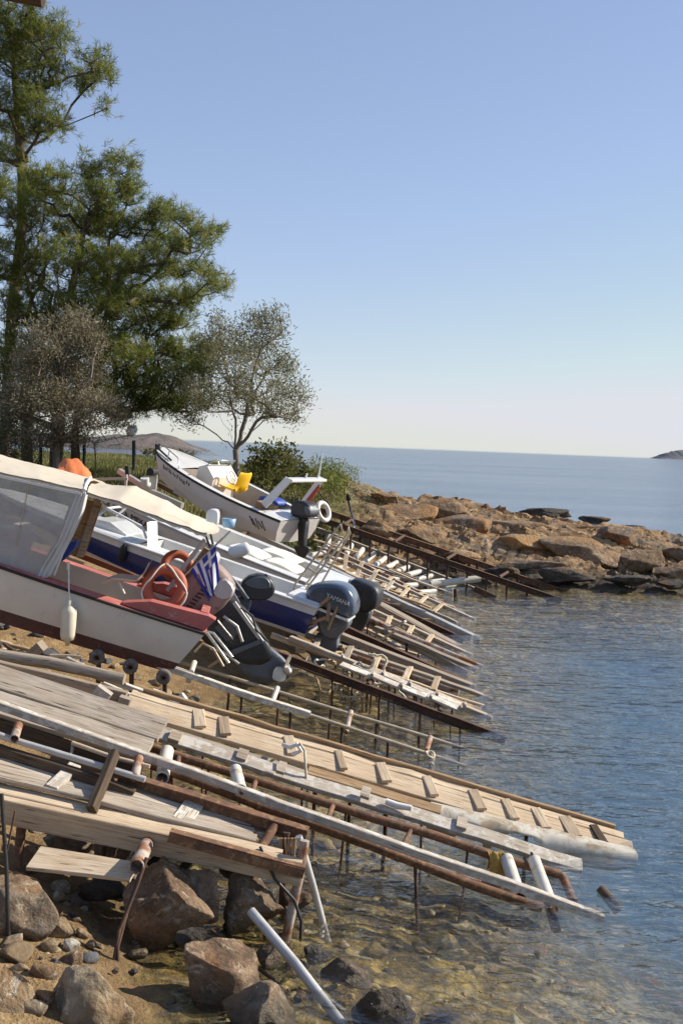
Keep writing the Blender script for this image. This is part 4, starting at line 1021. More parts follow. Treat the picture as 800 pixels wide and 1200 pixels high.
# gathered curtain
A_, B_ = [(88, 576), (76, 606), (66, 634), (44, 668), (35, 689)], [(103, 580), (99, 600), (86, 628), (72, 655), (62, 673)]
g = []
for (ax_, ay_), (bx_, by_) in zip(A_, B_):
    g.append([B1.pl(ax_ + (bx_ - ax_) * i / 10, ay_ + (by_ - ay_) * i / 10, -.87 + .035 * math.sin(i * 2.1)) for i in range(11)])
g2 = []
for i in range(len(g) - 1):
    for j in range(5): g2.append([p.lerp(q, j / 5) for p, q in zip(g[i], g[i + 1])])
g2.append(g[-1]); MB().sheet(g2, .008, (0, 1, 0)).build('curtain', 'curtain', rt, local=True)
MB().tube([B1.pl(100, 577, -.86), B1.pl(84, 622, -.86), B1.pl(64, 674, -.86)], .012, 8).build('curtain_edge', 'white_plastic', rt, local=True)
B1.panel('cabin_door', [(96, 584), (120, 590), (99, 652), (70, 648)], .35, .05, 'ochre_wood')
B1.panel('door_post', [(112, 584), (119, 587), (97, 653), (90, 652)], .28, .06, 'pale_wood')
B1.panel('seat_cushion', [(71, 655), (79, 636), (93, 632), (90, 641), (76, 656)], -.2, .3, 'blue_plastic')
mb = MB(); c_ = B1.pl(95, 582, -.75)
mb.box(c_, (.13, .10, .15), Matrix.Rotation(R(20), 3, 'Y'), .02); lm = mb.build('lamp', 'white_plastic', rt, local=True)
MB().box(c_ + Vector((.01, -.052, -.01)), (.09, .012, .10), Matrix.Rotation(R(20), 3, 'Y'), .01).build('lens', 'dark_inside', lm, local=True)
MB().plank(B1.pl(70, 641, .62), B1.pl(182, 686, .62), .05, .07, (0, 0, 1), .002).build('coaming_rail', 'varnish', rt, local=True)
MB().plank(B1.pl(66, 648, -.3), B1.pl(98, 661, -.3), .05, .03, (0, 0, 1), .002).build('thwart_edge', 'pale_wood', rt, local=True)
# moulded plastic chair tipped over in the cockpit
g = []
for i in range(13):
    t = i / 12; x_, y_ = [(126, 686), (138, 683), (152, 685), (160, 686), (168, 678), (174, 668)][min(5, int(t * 5))], None
    ctrl = [(122, 684), (136, 679), (150, 681), (161, 682), (169, 674), (176, 660)]
    u = t * 5; i0 = min(4, int(u)); f_ = u - i0
    px_, py_ = ctrl[i0][0] + (ctrl[i0 + 1][0] - ctrl[i0][0]) * f_, ctrl[i0][1] + (ctrl[i0 + 1][1] - ctrl[i0][1]) * f_
    c_ = B1.pl(px_, py_, -.35)
    g.append([c_ + Vector((0, -.22 + .44 * k_ / 8, .05 * (abs(k_ - 4) / 4) ** 2)) for k_ in range(9)])
ch = MB().sheet(g, .012); pc_ = [rt.matrix_basis @ p for p in ch.v]; ch.v = pc_
ch.build('chair_seat', 'beige_plastic', rt)
for sg in (-1, 1): MB().tube([B1.pl(140, 683, -.35 + .2 * sg), B1.pl(146, 696, -.35 + .22 * sg)], .015, 8).build('chair_leg', 'beige_plastic', rt, local=True)
MB().tube([B1.pl(80, 659, -.93), B1.pl(80, 668, -.93)], .02, 8).build('cleat', 'steel', rt, local=True)
# fender
o = thing('fender', 'cream sausage fender hanging on a rope against the white hull', 'fender', rt.matrix_basis @ B1.pl(79, 756, -1.08))
q1, q2 = rt.matrix_basis @ B1.pl(82, 703, -1.06), rt.matrix_basis @ B1.pl(78, 757, -1.10); q2 = Vector((q1.x - .01, q1.y - .02, q2.z)); d_ = (q2 - q1); Lf = d_.length
MB().lathe([(.001, 0), (.025, .005), (.03, .06), (.075, .10), (.085, .14), (.085, Lf - .12), (.075, Lf - .07), (.03, Lf - .05), (.022, Lf), (.001, Lf)], q1, d_, 16).build('body', 'fender', o)
MB().tube([rt.matrix_basis @ B1.pl(81, 662, -.96), rt.matrix_basis @ B1.pl(81, 690, -1.03), q1], .008, 6).build('rope', 'white_rope', o)
# lifebuoy
bc_ = B1.pl(193, 688, -.42); wc = rt.matrix_basis @ bc_; ax_ = Vector((.12, -.97, .22))
o = thing('lifebuoy', 'faded orange lifebuoy with white grab rope leaning on the red stern', 'lifebuoy', wc - Vector((0, 0, .26)))
MB().torus(wc, ax_, .205, .062, 40, 14).build('ring', 'orange', o)
ax_.normalize(); a_ = ax_.cross(Vector((0, 0, 1))).normalized(); c2 = ax_.cross(a_); ROPE_S = -1 if c2.z > 0 else 1
for (t0_, t1_, sg_) in ((92, 195, .085), (88, -15, .085), (195, 270, -.02), (270, 345, -.02)):
    pts = []
    for i in range(15):
        u = i / 14; t = R(t0_ + (t1_ - t0_) * u); sag = math.sin(math.pi * u)
        pts.append(wc + (a_ * math.cos(t) - c2 * math.sin(t) * ROPE_S) * (.268 - sg_ * sag) + ax_ * (.015 + (.062 * math.sqrt(sag) if sg_ > 0 else .02)))
    MB().tube(pts, .011, 6).build('grab_rope', 'white_rope', o)
o2 = tag(MB().torus(rt.matrix_basis @ B1.pl(208, 664, .35), (.3, -.9, .35), .16, .055, 32, 10).build('lifebuoy', 'orange'), 'second orange lifebuoy half hidden behind the grey motor frame', 'lifebuoy')
# flag on its pole
f0, f1 = rt.matrix_basis @ B1.pl(203, 688, -.15), rt.matrix_basis @ B1.pl(270, 622, -.15)
o = thing('flag', 'blue and white striped Greek flag hanging folded from a leaning stern pole', 'flag', f0)
MB().tube([f0, f1], .012, 8).build('pole', 'steel', o)
def flag_mesh(corner, along, down, W_, H_, fold, parent, nu=54, nv=36):
    """nine stripes with a cross in the canton, as faces of a real folded cloth"""
    mb = MB()
    def P(u, v):
        # cloth falls from the pole edge u = 0 and folds over itself
        return corner + along * (v * H_) + down(u, v)
    pts = [[P(i / nu, j / nv) for j in range(nv + 1)] for i in range(nu + 1)]
    vs = [p for r_ in pts for p in r_]; A, Bf = [], []
    for i in range(nu):
        for j in range(nv):
            u, v = (i + .5) / nu, (j + .5) / nv; st = int(v * 9)
            blue = st % 2 == 0
            if u < 10 / 27 and v < 5 / 9:
                cu_, cv_ = u / (10 / 27), v / (5 / 9); blue = not (.4 < cu_ < .6 or .4 < cv_ < .6)
            (A if blue else Bf).append([i * (nv + 1) + j, i * (nv + 1) + j + 1, (i + 1) * (nv + 1) + j + 1, (i + 1) * (nv + 1) + j])
    mb.cur = 0; mb.add(vs, A, None, True)
    n0 = len(mb.v); mb.cur = 1
    for f in Bf: mb.f.append(f); mb.uv.append([(0, 0)] * 4); mb.mi.append(1); mb.sm.append(True)
    cl = mb.build('cloth', ['flag_blue', 'flag_white'], parent, recalc=False)
    md = cl.modifiers.new('thickness', 'SOLIDIFY'); md.thickness = .003
    return cl
top = rt.matrix_basis @ B1.pl(253, 639, -.17); pd = (f0 - f1).normalized()
def fdown(u, v):
    gather = -pd * (v * .42 * .62 * u)
    return gather + Vector((.045 * u + .016 * math.sin(v * 13 + u * 2) * u, -.05 * u + .035 * math.sin(v * 15 + 1) * u, -.46 * u + .05 * u * math.sin(v * 7 + 2) - .10 * u * v))
flag_mesh(top, pd, fdown, .6, .42, 0, o)

# outboards --------------------------------------------------------
def pxpoly(boat, pts, y): return boat.poly(pts, y)
# the large old motor, tilted right up
om = MB(); y = .02
puff(pxpoly(B1, [(203, 693), (243, 652), (266, 668), (279, 690), (258, 716), (232, 730), (214, 716)], y), y, .40, om)
big_m = om.build('outboard_motor', 'cowl_old', rt, local=True)
puff(pxpoly(B1, [(243, 690), (262, 671), (277, 686), (272, 700), (258, 702)], y), y, .42, None, (.8, .95, 1, 1)).build('cap', 'galv', big_m, local=True)
for i in range(8):
    a, b_ = B1.pl(219 + i * 3.2, 709 - i * 3.6, y - .205), B1.pl(226 + i * 3.2, 712 - i * 3.6, y - .205)
    MB().plank(a, b_, .02, .012, (0, 1, 0), 0).build('vent', 'dark_inside', big_m, local=True)
puff(pxpoly(B1, [(228, 735), (262, 700), (279, 702), (312, 748), (322, 770), (300, 780), (262, 768), (240, 752)], y), y, .24, None, (.8, .95, 1, 1)).build('midsection', 'cowl_black', big_m, local=True)
puff(pxpoly(B1, [(262, 758), (300, 748), (326, 764), (344, 784), (338, 797), (312, 800), (280, 788)], y), y, .15, None, (.7, .9, .98, 1)).build('gearcase', 'leg_grey', big_m, local=True)
MB().plank(B1.pl(274, 706, y - .16), B1.pl(307, 752, y - .14), .05, .03, (0, 1, 0), .002).build('tilt_arm', 'galv', big_m, local=True)
MB().plank(B1.pl(255, 727, y - .17), B1.pl(273, 749, y - .17), .02, .02, (0, 1, 0), .002).build('tilt_arm', 'steel', big_m, local=True)
pa = (B1.pl(345, 800, y) - B1.pl(322, 772, y)); prop(big_m, B1.pl(335, 784, y - .10), Vector((.62, -.75, -.2)), .20)
for (pts_, r_, m_) in (([(250, 742), (262, 752), (268, 766), (262, 778)], .016, 'rubber'), ([(282, 712), (296, 722), (300, 738), (314, 752)], .014, 'rubber'), ([(262, 722), (278, 734), (284, 752)], .02, 'galv'), ([(246, 760), (262, 764), (280, 778)], .018, 'steel')):
    MB().tube([B1.pl(*p_, y - .19) for p_ in pts_], r_, 7).build('hose' if m_ == 'rubber' else 'tilt_rod', m_, big_m, local=True)
MB().prism(B1.poly([(264, 762), (306, 746), (309, 750), (268, 767)], y), y - .17, y + .17).build('cavitation_plate', 'leg_grey', big_m, local=True)
MB().prism(B1.poly([(252, 733), (268, 722), (282, 738), (266, 750)], y), y - .14, y - .128).build('side_plate', 'leg_grey', big_m, local=True)
# grey frame with brown panel standing before the cowl
for (a, b_) in (((196, 692), (240, 632)), ((206, 700), (252, 640))):
    MB().plank(B1.pl(*a, -.05), B1.pl(*b_, -.05), .05, .06, (0, 1, 0), .002).build('motor_frame', 'galv', rt, local=True)
B1.panel('motor_panel', [(213, 678), (240, 641), (250, 648), (224, 684)], .0, .10, 'tan_wood')
# stern ladder: two bent tubes and a strut
for dx in (0, 7):
    MB().tube([B1.pl(233 + dx, 742 - dx * .3, -.7 + dx * .02), B1.pl(243 + dx, 742, -.7 + dx * .02), B1.pl(268 + dx * .6, 777 - dx, -.7 + dx * .02)], .018, 8).build('ladder_tube', 'steel', rt, local=True)
MB().tube([B1.pl(228, 764, -.8), B1.pl(238, 754, -.8), B1.pl(250, 760, -.8), B1.pl(262, 781, -.8)], .014, 8).build('ladder_tube', 'tan_pipe', rt, local=True)
MB().plank(B1.pl(244, 782, -.75), B1.pl(258, 773, -.75), .03, .03, (0, 1, 0), 0).build('ladder_step', 'tan_wood', rt, local=True)
# small tiller outboard beside it
y = .55; om = MB()
puff(pxpoly(B1, [(278, 694), (286, 676), (306, 671), (320, 678), (323, 694), (312, 703), (290, 702)], y), y, .26, om, (.86, .97, 1, 1))
sm_m = om.build('outboard_motor', 'cowl_black', rt, local=True)
puff(pxpoly(B1, [(285, 684), (290, 677), (307, 673), (317, 679), (318, 689), (302, 689)], y), y - .01, .275, None, (.9, .98, 1, 1)).build('cowl', 'leg_grey', sm_m, local=True)
puff(pxpoly(B1, [(279, 697), (296, 702), (292, 716), (284, 728), (272, 720), (274, 706)], y), y, .14).build('midsection', 'leg_grey', sm_m, local=True)
MB().tube([B1.pl(263, 668, y - .2), B1.pl(276, 682, y - .2), B1.pl(290, 702, y - .18)], [.018, .022, .034], 10).build('tiller', 'leg_grey', sm_m, local=True)
B1.panel('motor_bracket', [(263, 700), (272, 690), (281, 706), (277, 720), (268, 716)], y - .25, .04, 'galv')
MB().tube([B1.pl(307, 676, y - .08), B1.pl(313, 674, y - .08)], .02, 8).build('cap', 'rubber', sm_m, local=True)
mtx = Matrix.Translation(B1.pl(306, 688, y - .155)) @ Matrix.Rotation(R(-4), 4, 'Y') @ Matrix.Rotation(R(90), 4, 'X')

# ============ navy and white open boat behind it
B2 = Boat('motorboat', 'white open boat with navy blue side band and a large blue grey outboard', 'boat', at(373, 712, 16.3), 12, 14.7, 5.6, 1.30, .60, rise=.04, rake=.22, chine=.10)
r2 = B2.root
B2.hull([.10, .74], ['gel_dirty', 'navy', 'gel_white'], 'gel_dirty'); B2.rub('gel_white', .02)
B2.deck(.5, 2.9, .14, .20, 'gel_white', 'gel_white', 'gel_white')
def at2(q, y, z): return Vector((-q + B2.rake * z, y, z))
# console with windscreen, seat
sx_ = B2.pl(186, 668, -.39).x + 1.45; cx_ = B2.pl(124, 640, -.4).x + 2.6
def shx(pts, dx): return [(p_[0] + dx, p_[1]) for p_ in pts]
MB().prism(shx([(-2.9, .2), (-2.9, .74), (-2.65, .76), (-2.35, .66), (-2.3, .2)], cx_), -.35, .35).build('console', 'gel_white', r2, local=True)
ws = MB()
ws.tube([at2(3.05 - cx_, -.42, .75), at2(2.95 - cx_, -.40, .96), at2(2.95 - cx_, .40, .96), at2(3.05 - cx_, .42, .75)], .02, 8)
ws.tube([at2(2.95 - cx_, -.40, .96), at2(2.30 - cx_, -.44, .87), at2(2.15 - cx_, -.44, .72)], .02, 8); ws.build('windscreen_frame', 'white_plastic', r2, local=True)
MB().prism(shx([(-3.0, .72), (-2.84, .95), (-2.20, .86), (-2.05, .70)], cx_), -.425, -.418).build('windscreen', 'glass', r2, local=True)
g = []
ctrl = shx([(-1.12, .62), (-1.20, .50), (-1.62, .50), (-1.70, .56), (-1.80, .88), (-1.82, .93)], sx_)
for i in range(16):
    u = i / 15 * 5; i0 = min(4, int(u)); f_ = u - i0; x_ = ctrl[i0][0] + (ctrl[i0 + 1][0] - ctrl[i0][0]) * f_; z_ = ctrl[i0][1] + (ctrl[i0 + 1][1] - ctrl[i0][1]) * f_
    g.append([Vector((x_ + .03 * (abs(k_ - 4) / 4) ** 2 * (1 if i > 8 else 0), -.50 + .42 * k_ / 8, z_ + .03 + .06 * (abs(k_ - 4) / 4) ** 2 * (1 if i <= 8 else 0))) for k_ in range(9)])
MB().sheet(g, .02, (.3, 0, -.9)).build('helm_seat', 'white_plastic', r2, local=True)
MB().tube([Vector((-1.42 + sx_, -.4, .2)), Vector((-1.42 + sx_, -.4, .50))], .04, 10).build('seat_pedestal', 'white_plastic', r2, local=True)
MB().lathe([(.001, 0), (.16, .0), (.16, .5), (.12, .55), (.001, .55)], Vector((-.9 + sx_, .15, .2)), (0, 0, 1), 14).build('fuel_tank', 'galv', r2, local=True)
for (a, b_) in (((236, 612), (246, 642)), ((244, 612), (250, 640))):
    MB().tube([B2.pl(*a, .1), B2.pl(*b_, .1)], .02, 8).build('throttle_lever', 'black_metal', r2, local=True)
# black fender on the side, boarding ladder, stern platform
p_ = B2.side(3.05, .95, -1, .05); q_ = B2.side(3.0, .28, -1, .07)
MB().tube([p_, p_.lerp(q_, .2), p_.lerp(q_, .8), q_], [.02, .055, .055, .02], 10).build('side_fender', 'rubber', r2, local=True)
MB().box(at2(.25, 0, .62), (.5, 1.1, .06), None, .02).build('stern_platform', 'gel_white', r2, local=True)
ld = MB()
for (A, Bq, C_, D_) in (((341, 702), (346, 684), (394, 620), (399, 615)), ((353, 706), (359, 690), (407, 626), (408, 618))):
    ld.tube([B2.pl(*A, .15), B2.pl(*Bq, .15), B2.pl(*C_, .3), B2.pl(*D_, .3), B2.pl(D_[0] + 2, D_[1] + 7, .45), B2.pl(Bq[0] + 16, Bq[1] - 4, .55), B2.pl(A[0] + 6, A[1] - 4, .55)], .017, 8)
lo_ = ld.build('boarding_ladder', 'tan_pipe', r2, local=True)
for (a, b_) in (((360, 665), (371, 672)), ((375, 645), (387, 652)), ((389, 628), (401, 634))): MB().tube([B2.pl(*a, .2), B2.pl(*b_, .2)], .016, 8).build('rung', 'tan_pipe', lo_, local=True)
# the large blue grey outboard
y = -.25; om = MB()
puff(pxpoly(B2, [(361, 690), (368, 683), (386, 681), (404, 683), (414, 690), (420, 704), (418, 720), (411, 723), (392, 714), (372, 706), (362, 702)], y), y, .50, om, (.74, .93, .985, 1), 2)
ym = om.build('outboard_motor', 'cowl_grey', r2, local=True)
puff(pxpoly(B2, [(372, 706), (412, 722), (410, 734), (400, 742), (396, 750), (378, 745), (372, 725)], y), y, .32, None, (.8, .95, 1, 1)).build('midsection', 'leg_grey', ym, local=True)
puff(pxpoly(B2, [(374, 738), (398, 742), (396, 757), (401, 768), (390, 772), (362, 764), (368, 752)], y), y, .20, None, (.7, .92, 1, 1)).build('leg', 'leg_grey', ym, local=True)
puff(pxpoly(B2, [(360, 758), (366, 753), (384, 766), (381, 776), (374, 788), (369, 786), (366, 772)], y), y, .16, None, (.6, .88, .98, 1)).build('gearcase', 'leg_grey', ym, local=True)
MB().prism(B2.poly([(358, 757), (402, 767), (403, 770), (358, 761)], y), y - .14, y + .14).build('cavitation_plate', 'leg_grey', ym, local=True)
MB().prism(B2.poly([(364, 704), (372, 707), (412, 723), (412, 726), (372, 710), (364, 706)], y), y - .262, y + .262).build('trim_band', 'silver_ink', ym, local=True)
c_ = B2.pl(396, 703, y - .265); u_ = (B2.pl(417, 711, y - .27) - B2.pl(393, 701, y - .27)).normalized()
fr3 = Matrix((u_, Vector((0, -1, 0)).cross(u_) * 1, Vector((0, -1, 0)))).transposed().to_4x4(); fr3.translation = c_
text('YAMAHA', .09, 'lettering', 'silver_ink', ym, fr3, .004)
for (a, b_, w_) in (((345, 735), (386, 700), .05), ((386, 704), (384, 728), .05), ((397, 708), (384, 738), .045), ((340, 738), (382, 724), .05), ((338, 741), (368, 733), .03)):
    MB().plank(B2.pl(*a, y - .22), B2.pl(*b_, y - .3), w_, .04, (0, 1, 0), .002).build('support_strut', 'tan_wood', ym, local=True)
prop(ym, B2.pl(398, 763, y), Vector((.97, 0, -.2)), .13)
tag(MB().box(r2.matrix_basis @ B2.pl(352, 760, -.6), (.14, .12, .12)).build('wooden_block', 'pale_wood'), 'pale wooden block wedged under the stern of the navy boat', 'block')

# ============ white boat with registration letters
B3 = Boat('motorboat', 'plain white motorboat with dark registration letters, behind the navy banded boat', 'boat', at(388, 694, 18.6), 16, 17.2, 5.0, 1.85, .64, rise=.05, rake=.2, chine=.10)
r3 = B3.root
B3.hull([.45, .52], ['gel_pink', 'grey_inside', 'gel_dirty'], 'gel_pink'); B3.rub('galv', .018)
B3.deck(.5, 3.6, .24, .22, 'gel_white', 'cushion', 'gel_white')
def side_text(boat, body, q, f, size, mat, par):
    c_ = boat.side(q, f, -1, .012); u_ = (boat.side(q - .3, f, -1) - boat.side(q + .3, f, -1)).normalized(); v_ = (boat.side(q, f + .2, -1) - boat.side(q, f - .2, -1)).normalized()
    n_ = u_.cross(v_).normalized(); v_ = n_.cross(u_)
    mm = Matrix((u_, v_, n_)).transposed().to_4x4(); mm.translation = c_ + n_ * .004
    return text(body, size, 'lettering', mat, par, mm, .003)
side_text(B3, 'CK 203 A', 4.22, .62, .17, 'ink', r3); side_text(B3, 'MIXA', 3.64, .64, .17, 'ink', r3); side_text(B3, 'A', 3.28, .64, .17, 'ink', r3)
for (q0, q1_, y_) in ((.62, 1.25, -.30), (1.28, 1.95, -.30), (.9, 1.6, .42)):
    z0 = .62; pts = [(-q1_, z0), (-q1_ - .02, z0 + .05), (-(q0 + q1_) / 2, z0 + .10), (-q0 + .02, z0 + .05), (-q0, z0)]
    puff(pts, y_, .62).build('cushion', 'cushion', r3, local=True)
rl = MB()
for q in (4.0, 3.4, 2.9): rl.tube([B3.side(q, 1, -1, -.08), B3.side(q, 1, -1, -.10) + Vector((0, .02, .22))], .012, 7)
rl.tube([B3.side(q, 1, -1, -.10) + Vector((0, .02, .22)) for q in (4.1, 3.7, 3.2, 2.7)], .013, 7); rl.build('guard_rail', 'steel', r3, local=True)
# dark outboard seen behind the blue grey one
y = -.2; om = MB()
puff(pxpoly(B3, [(411, 682), (418, 676), (438, 684), (447, 690), (446, 708), (436, 716), (420, 714), (412, 700)], y), y, .46, om, (.66, .9, .98, 1))
dm = om.build('outboard_motor', 'cowl_black', r3, local=True)
puff(pxpoly(B3, [(418, 712), (436, 714), (432, 728), (420, 744), (414, 752), (402, 748), (410, 730)], y), y, .24, None, (.8, .95, 1, 1)).build('midsection', 'cowl_black', dm, local=True)
puff(pxpoly(B3, [(401, 745), (416, 749), (413, 764), (406, 770), (398, 762)], y), y, .16).build('gearcase', 'cowl_black', dm, local=True)
MB().box(B3.pl(412, 685, y - .05), (.12, .16, .16), None, .02).build('tilt_bracket', 'galv', dm, local=True)
prop(dm, B3.pl(415, 763, y), Vector((.9, -.3, -.3)), .12)
o = tag(MB().lathe([(.001, 0), (.04, .0), (.10, .03), (.11, .08), (.11, .30), (.10, .35), (.04, .38), (.001, .38)], at(268, 650, 18.9), (.9, .1, .35), 14).build('fender', ['white_plastic']), 'short white roll fender lying by the rails above the flag', 'fender')
MB()
# white plastic canister and blue tub beyond the awning
mb = MB(); p_ = at(249, 617, 19.9)
pts = [(-.10, 0), (-.11, .24), (-.06, .31), (.08, .31), (.12, .24), (.10, 0)]
puff([(a + p_.x, b_ + p_.z) for a, b_ in pts], p_.y, .22, mb, (.8, .95, 1, 1)); tag(mb.build('canister', 'white_plastic'), 'white plastic canister standing beyond the end of the cream awning', 'canister')
mb = MB(); p_ = at(268, 618, 20.2); mb.lathe([(.001, 0), (.10, 0), (.13, .16), (.125, .16), (.10, .02), (.001, .02)], p_, (0, 0, 1), 16)
tag(mb.build('bucket', 'pale_blue'), 'small pale blue bucket on the rails below the white motorboat', 'bucket')

# ============ white motorboat with the yellow seat
B4 = Boat('motorboat', 'white motorboat with dark rub rail, roll bar, yellow seat and black outboard', 'boat', at(329, 611, 22.1), 30, 15.6, 3.9, 1.75, .50, rise=.62, rake=.16, chine=.06, stern_b=.86)
r4 = B4.root
B4.hull([.5], ['gel_pink', 'gel_pink'], 'gel_pink'); B4.rub('rubber', .026)
B4.deck(.45, 2.75, .16, .14, 'gel_white', 'grey_inside', 'grey_inside')
def at4(q, y, z): return Vector((-q + B4.rake * z, y, z))
MB().prism([(-2.35, .15), (-2.38, .82), (-2.2, .92), (-1.95, .72), (-1.9, .15)], -.42, .42).build('console', 'gel_dirty', r4, local=True)
ws = MB(); ws.tube([at4(2.42, -.4, .80), at4(2.25, -.38, 1.05), at4(2.25, .38, 1.05), at4(2.42, .4, .80)], .015, 8); ws.build('windscreen_frame', 'steel', r4, local=True)
wc = at4(1.86, -.12, .80); axw = Vector((.8, 0, .6))
sw = MB().torus(wc, axw, .15, .016, 24, 8).build('steering_wheel', 'white_plastic', r4, local=True)
mb = MB(); axw.normalize(); a_ = Vector((0, 1, 0)); c2 = axw.cross(a_)
for t in (90, 210, 330): mb.tube([wc, wc + (a_ * math.cos(R(t)) + c2 * math.sin(R(t))) * .15], .012, 6)
mb.build('spokes', 'white_plastic', sw, local=True)
# yellow seat
sc4 = B4.pl(276, 574, -.05); g = []
ctrl = [(.22, .02), (.20, -.02), (-.10, -.02), (-.17, .03), (-.24, .42), (-.25, .47)]
ctrl = [(-.30, .00), (-.26, -.03), (.10, -.02), (.17, .03), (.21, .38), (.20, .43)]
for i in range(16):
    u = i / 15 * 5; i0 = min(4, int(u)); f_ = u - i0; x_ = ctrl[i0][0] + (ctrl[i0 + 1][0] - ctrl[i0][0]) * f_; z_ = ctrl[i0][1] + (ctrl[i0 + 1][1] - ctrl[i0][1]) * f_
    hw = .235 * (1 - .25 * max(0, (i - 11) / 4) ** 2)
    g.append([sc4 + Vector((x_ - (.06 * (abs(k_ - 4) / 4) ** 2 if i > 8 else 0), -hw + 2 * hw * k_ / 8, z_ + (.07 * (abs(k_ - 4) / 4) ** 2 if i <= 8 else 0))) for k_ in range(9)])
st_ = MB().sheet(g, .022, (-.3, 0, -.9)).build('seat', 'yellow', r4, local=True)
MB().tube([at4(-(sc4.x) , sc4.y, .14), sc4 + Vector((-.05, 0, -.03))], .04, 10).build('pedestal', 'steel', st_, local=True)
# roll bar
ab = MB(); n_, f_ = -.80, .80
A, Bq, C_, D_ = B4.pl(309, 592, -.74), B4.pl(337, 561, -.62), B4.pl(376, 560, .62), B4.pl(354, 592, .74)
Bq = Vector((A.x + .45, -.62, A.z + .62)); C_ = Vector((A.x + .45, .62, A.z + .62)); D_ = Vector((A.x, .74, A.z))
Bq = B4.pl(338, 562, -.62); C_ = Vector((Bq.x, .62, Bq.z))
ab.plank(A, Bq, .16, .05, (0, 1, .2), .0, ch=.02); ab.plank(D_, C_, .16, .05, (0, 1, -.2), .0, ch=.02); ab.plank(Bq + Vector((.03, -.03, 0)), C_ + Vector((.03, .03, 0)), .17, .06, (0, 0, 1), 0, ch=.02)
arch_o = ab.build('roll_bar', 'gel_white', r4, local=True)
MB().tube([C_ + Vector((0, -.15, .02)), C_ + Vector((.0, -.15, .10)), C_ + Vector((-.05, -.15, .55))], [.025, .02, .006], 8).build('antenna', 'white_plastic', arch_o, local=True)
MB().tube([Bq.lerp(C_, .5), Bq.lerp(C_, .5) + Vector((0, 0, .12))], .02, 8).build('light', 'white_plastic', arch_o, local=True)
MB().prism([(D_.x + .08, D_.z + .05), (C_.x - .02, C_.z - .12), (C_.x + .02, C_.z - .16), (D_.x + .2, D_.z + .05)], .60, .64).build('red_panel', 'red_plastic', r4, local=True)
# stern well and motor
MB().box(at4(.30, 0, .50), (.55, 1.2, .05), None, .02).build('stern_deck', 'gel_white', r4, local=True)
mtop = B4.pl(357, 596, 0.0)
rotm = B4.inv.to_3x3()
def wv_(p, dx, dy, dz): return p + rotm @ Vector((dx, dy, dz))
# built upright in the world: cowl, leg, gearcase
mw = r4.matrix_basis @ mtop; mv = lambda x, y, z: mw + Vector((x, y, z))
cd = Vector((.82, -.57, 0)); pdn = Vector((.57, .82, 0))
def cpoly(pts, name, mat, th, par):
    mb = MB(); ring = []
    puff(pts, 0, th, mb, (.7, .92, 1, 1)); mb.v = [mw + cd * v.x + pdn * v.y + Vector((0, 0, v.z)) for v in mb.v]; return mb.build(name, mat, par)
bm4 = cpoly([(-.24, -.17), (-.25, .06), (-.15, .16), (.12, .15), (.25, .04), (.25, -.12), (.12, -.19)], 'outboard_motor', 'cowl_black', .36, r4)
cpoly([(-.13, -.15), (.10, -.17), (.06, -.5), (.05, -.78), (-.09, -.78), (-.10, -.45)], 'leg', 'cowl_black', .15, bm4)
cpoly([(-.22, -.74), (.20, -.76), (.12, -.86), (.02, -1.0), (-.06, -1.0), (-.2, -.82)], 'gearcase', 'cowl_black', .11, bm4)
cpoly([(-.42, -.42), (-.20, -.10), (-.10, -.14), (-.14, -.32), (-.36, -.52)], 'bracket', 'cowl_black', .2, bm4)
cpoly([(.08, .12), (.26, .03), (.26, -.1), (.16, -.16)], 'cowl_panel', 'leg_grey', .372, bm4)
mb = MB(); mb.tube([mw + cd * -.28 + Vector((0, 0, -.15)), mw + cd * -.29 + Vector((0, 0, .22))], .018, 7); mb.build('tiller', 'black_metal', bm4)
# bow rails and mooring line, hull marks
for sgn in (-1, 1):
    rl = MB()
    pts = [B4.side(q, 1, sgn, -.08) + Vector((0, 0, h_)) for q, h_ in ((2.75, .02), (2.85, .2), (3.2, .22), (3.55, .20))]
    rl.tube(pts, .013, 7); rl.tube([pts[2], pts[2] - Vector((0, 0, .21))], .011, 7)
    rl.build('bow_rail', 'steel', r4, local=True)
MB().tube([B4.side(3.7, 1, -1, -.03) + Vector((0, 0, .06)), B4.side(3.1, 1, -1, -.12) + Vector((0, 0, .05))], .022, 8).build('bow_pole', 'black_metal', r4, local=True)
MB().lathe([(.001, 0), (.05, .0), (.05, .12), (.001, .12)], B4.side(3.75, 1, -1, -.02) + Vector((0, .05, -.02)), (0, 0, 1), 10).build('bow_fitting', 'black_metal', r4, local=True)
random.seed(5)
for i in range(13):     # remains of worn lettering near the bow
    q = 3.2 - i * .075; f = .80 + random.uniform(-.04, .04)
    a, b_ = B4.side(q, f, -1, .008), B4.side(q - random.uniform(.0, .05), f - random.uniform(.08, .18), -1, .008)
    MB().plank(a, b_, .022, .006, (0, 1, 0), 0, seg=2).build('worn_letter', 'ink', r4, local=True)
for i in range(5):
    q = .55 - i * .07
    MB().plank(B4.side(q + .12, .70 - .06 * (i % 2), -1, .008), B4.side(q - .02, .38 - .05 * (i % 3), -1, .008), .022, .006, (0, 1, 0), 0).build('stripe', 'ink', r4, local=True)
o = tag(MB().lathe([(.001, -.07), (.05, -.05), (.07, 0), (.05, .05), (.001, .07)], r4.matrix_basis @ B4.side(1.35, .35, -1, .09), (0, 0, 1), 14).build('fender', 'fender'), 'small round beige fender against the side of the yellow seat boat', 'fender')
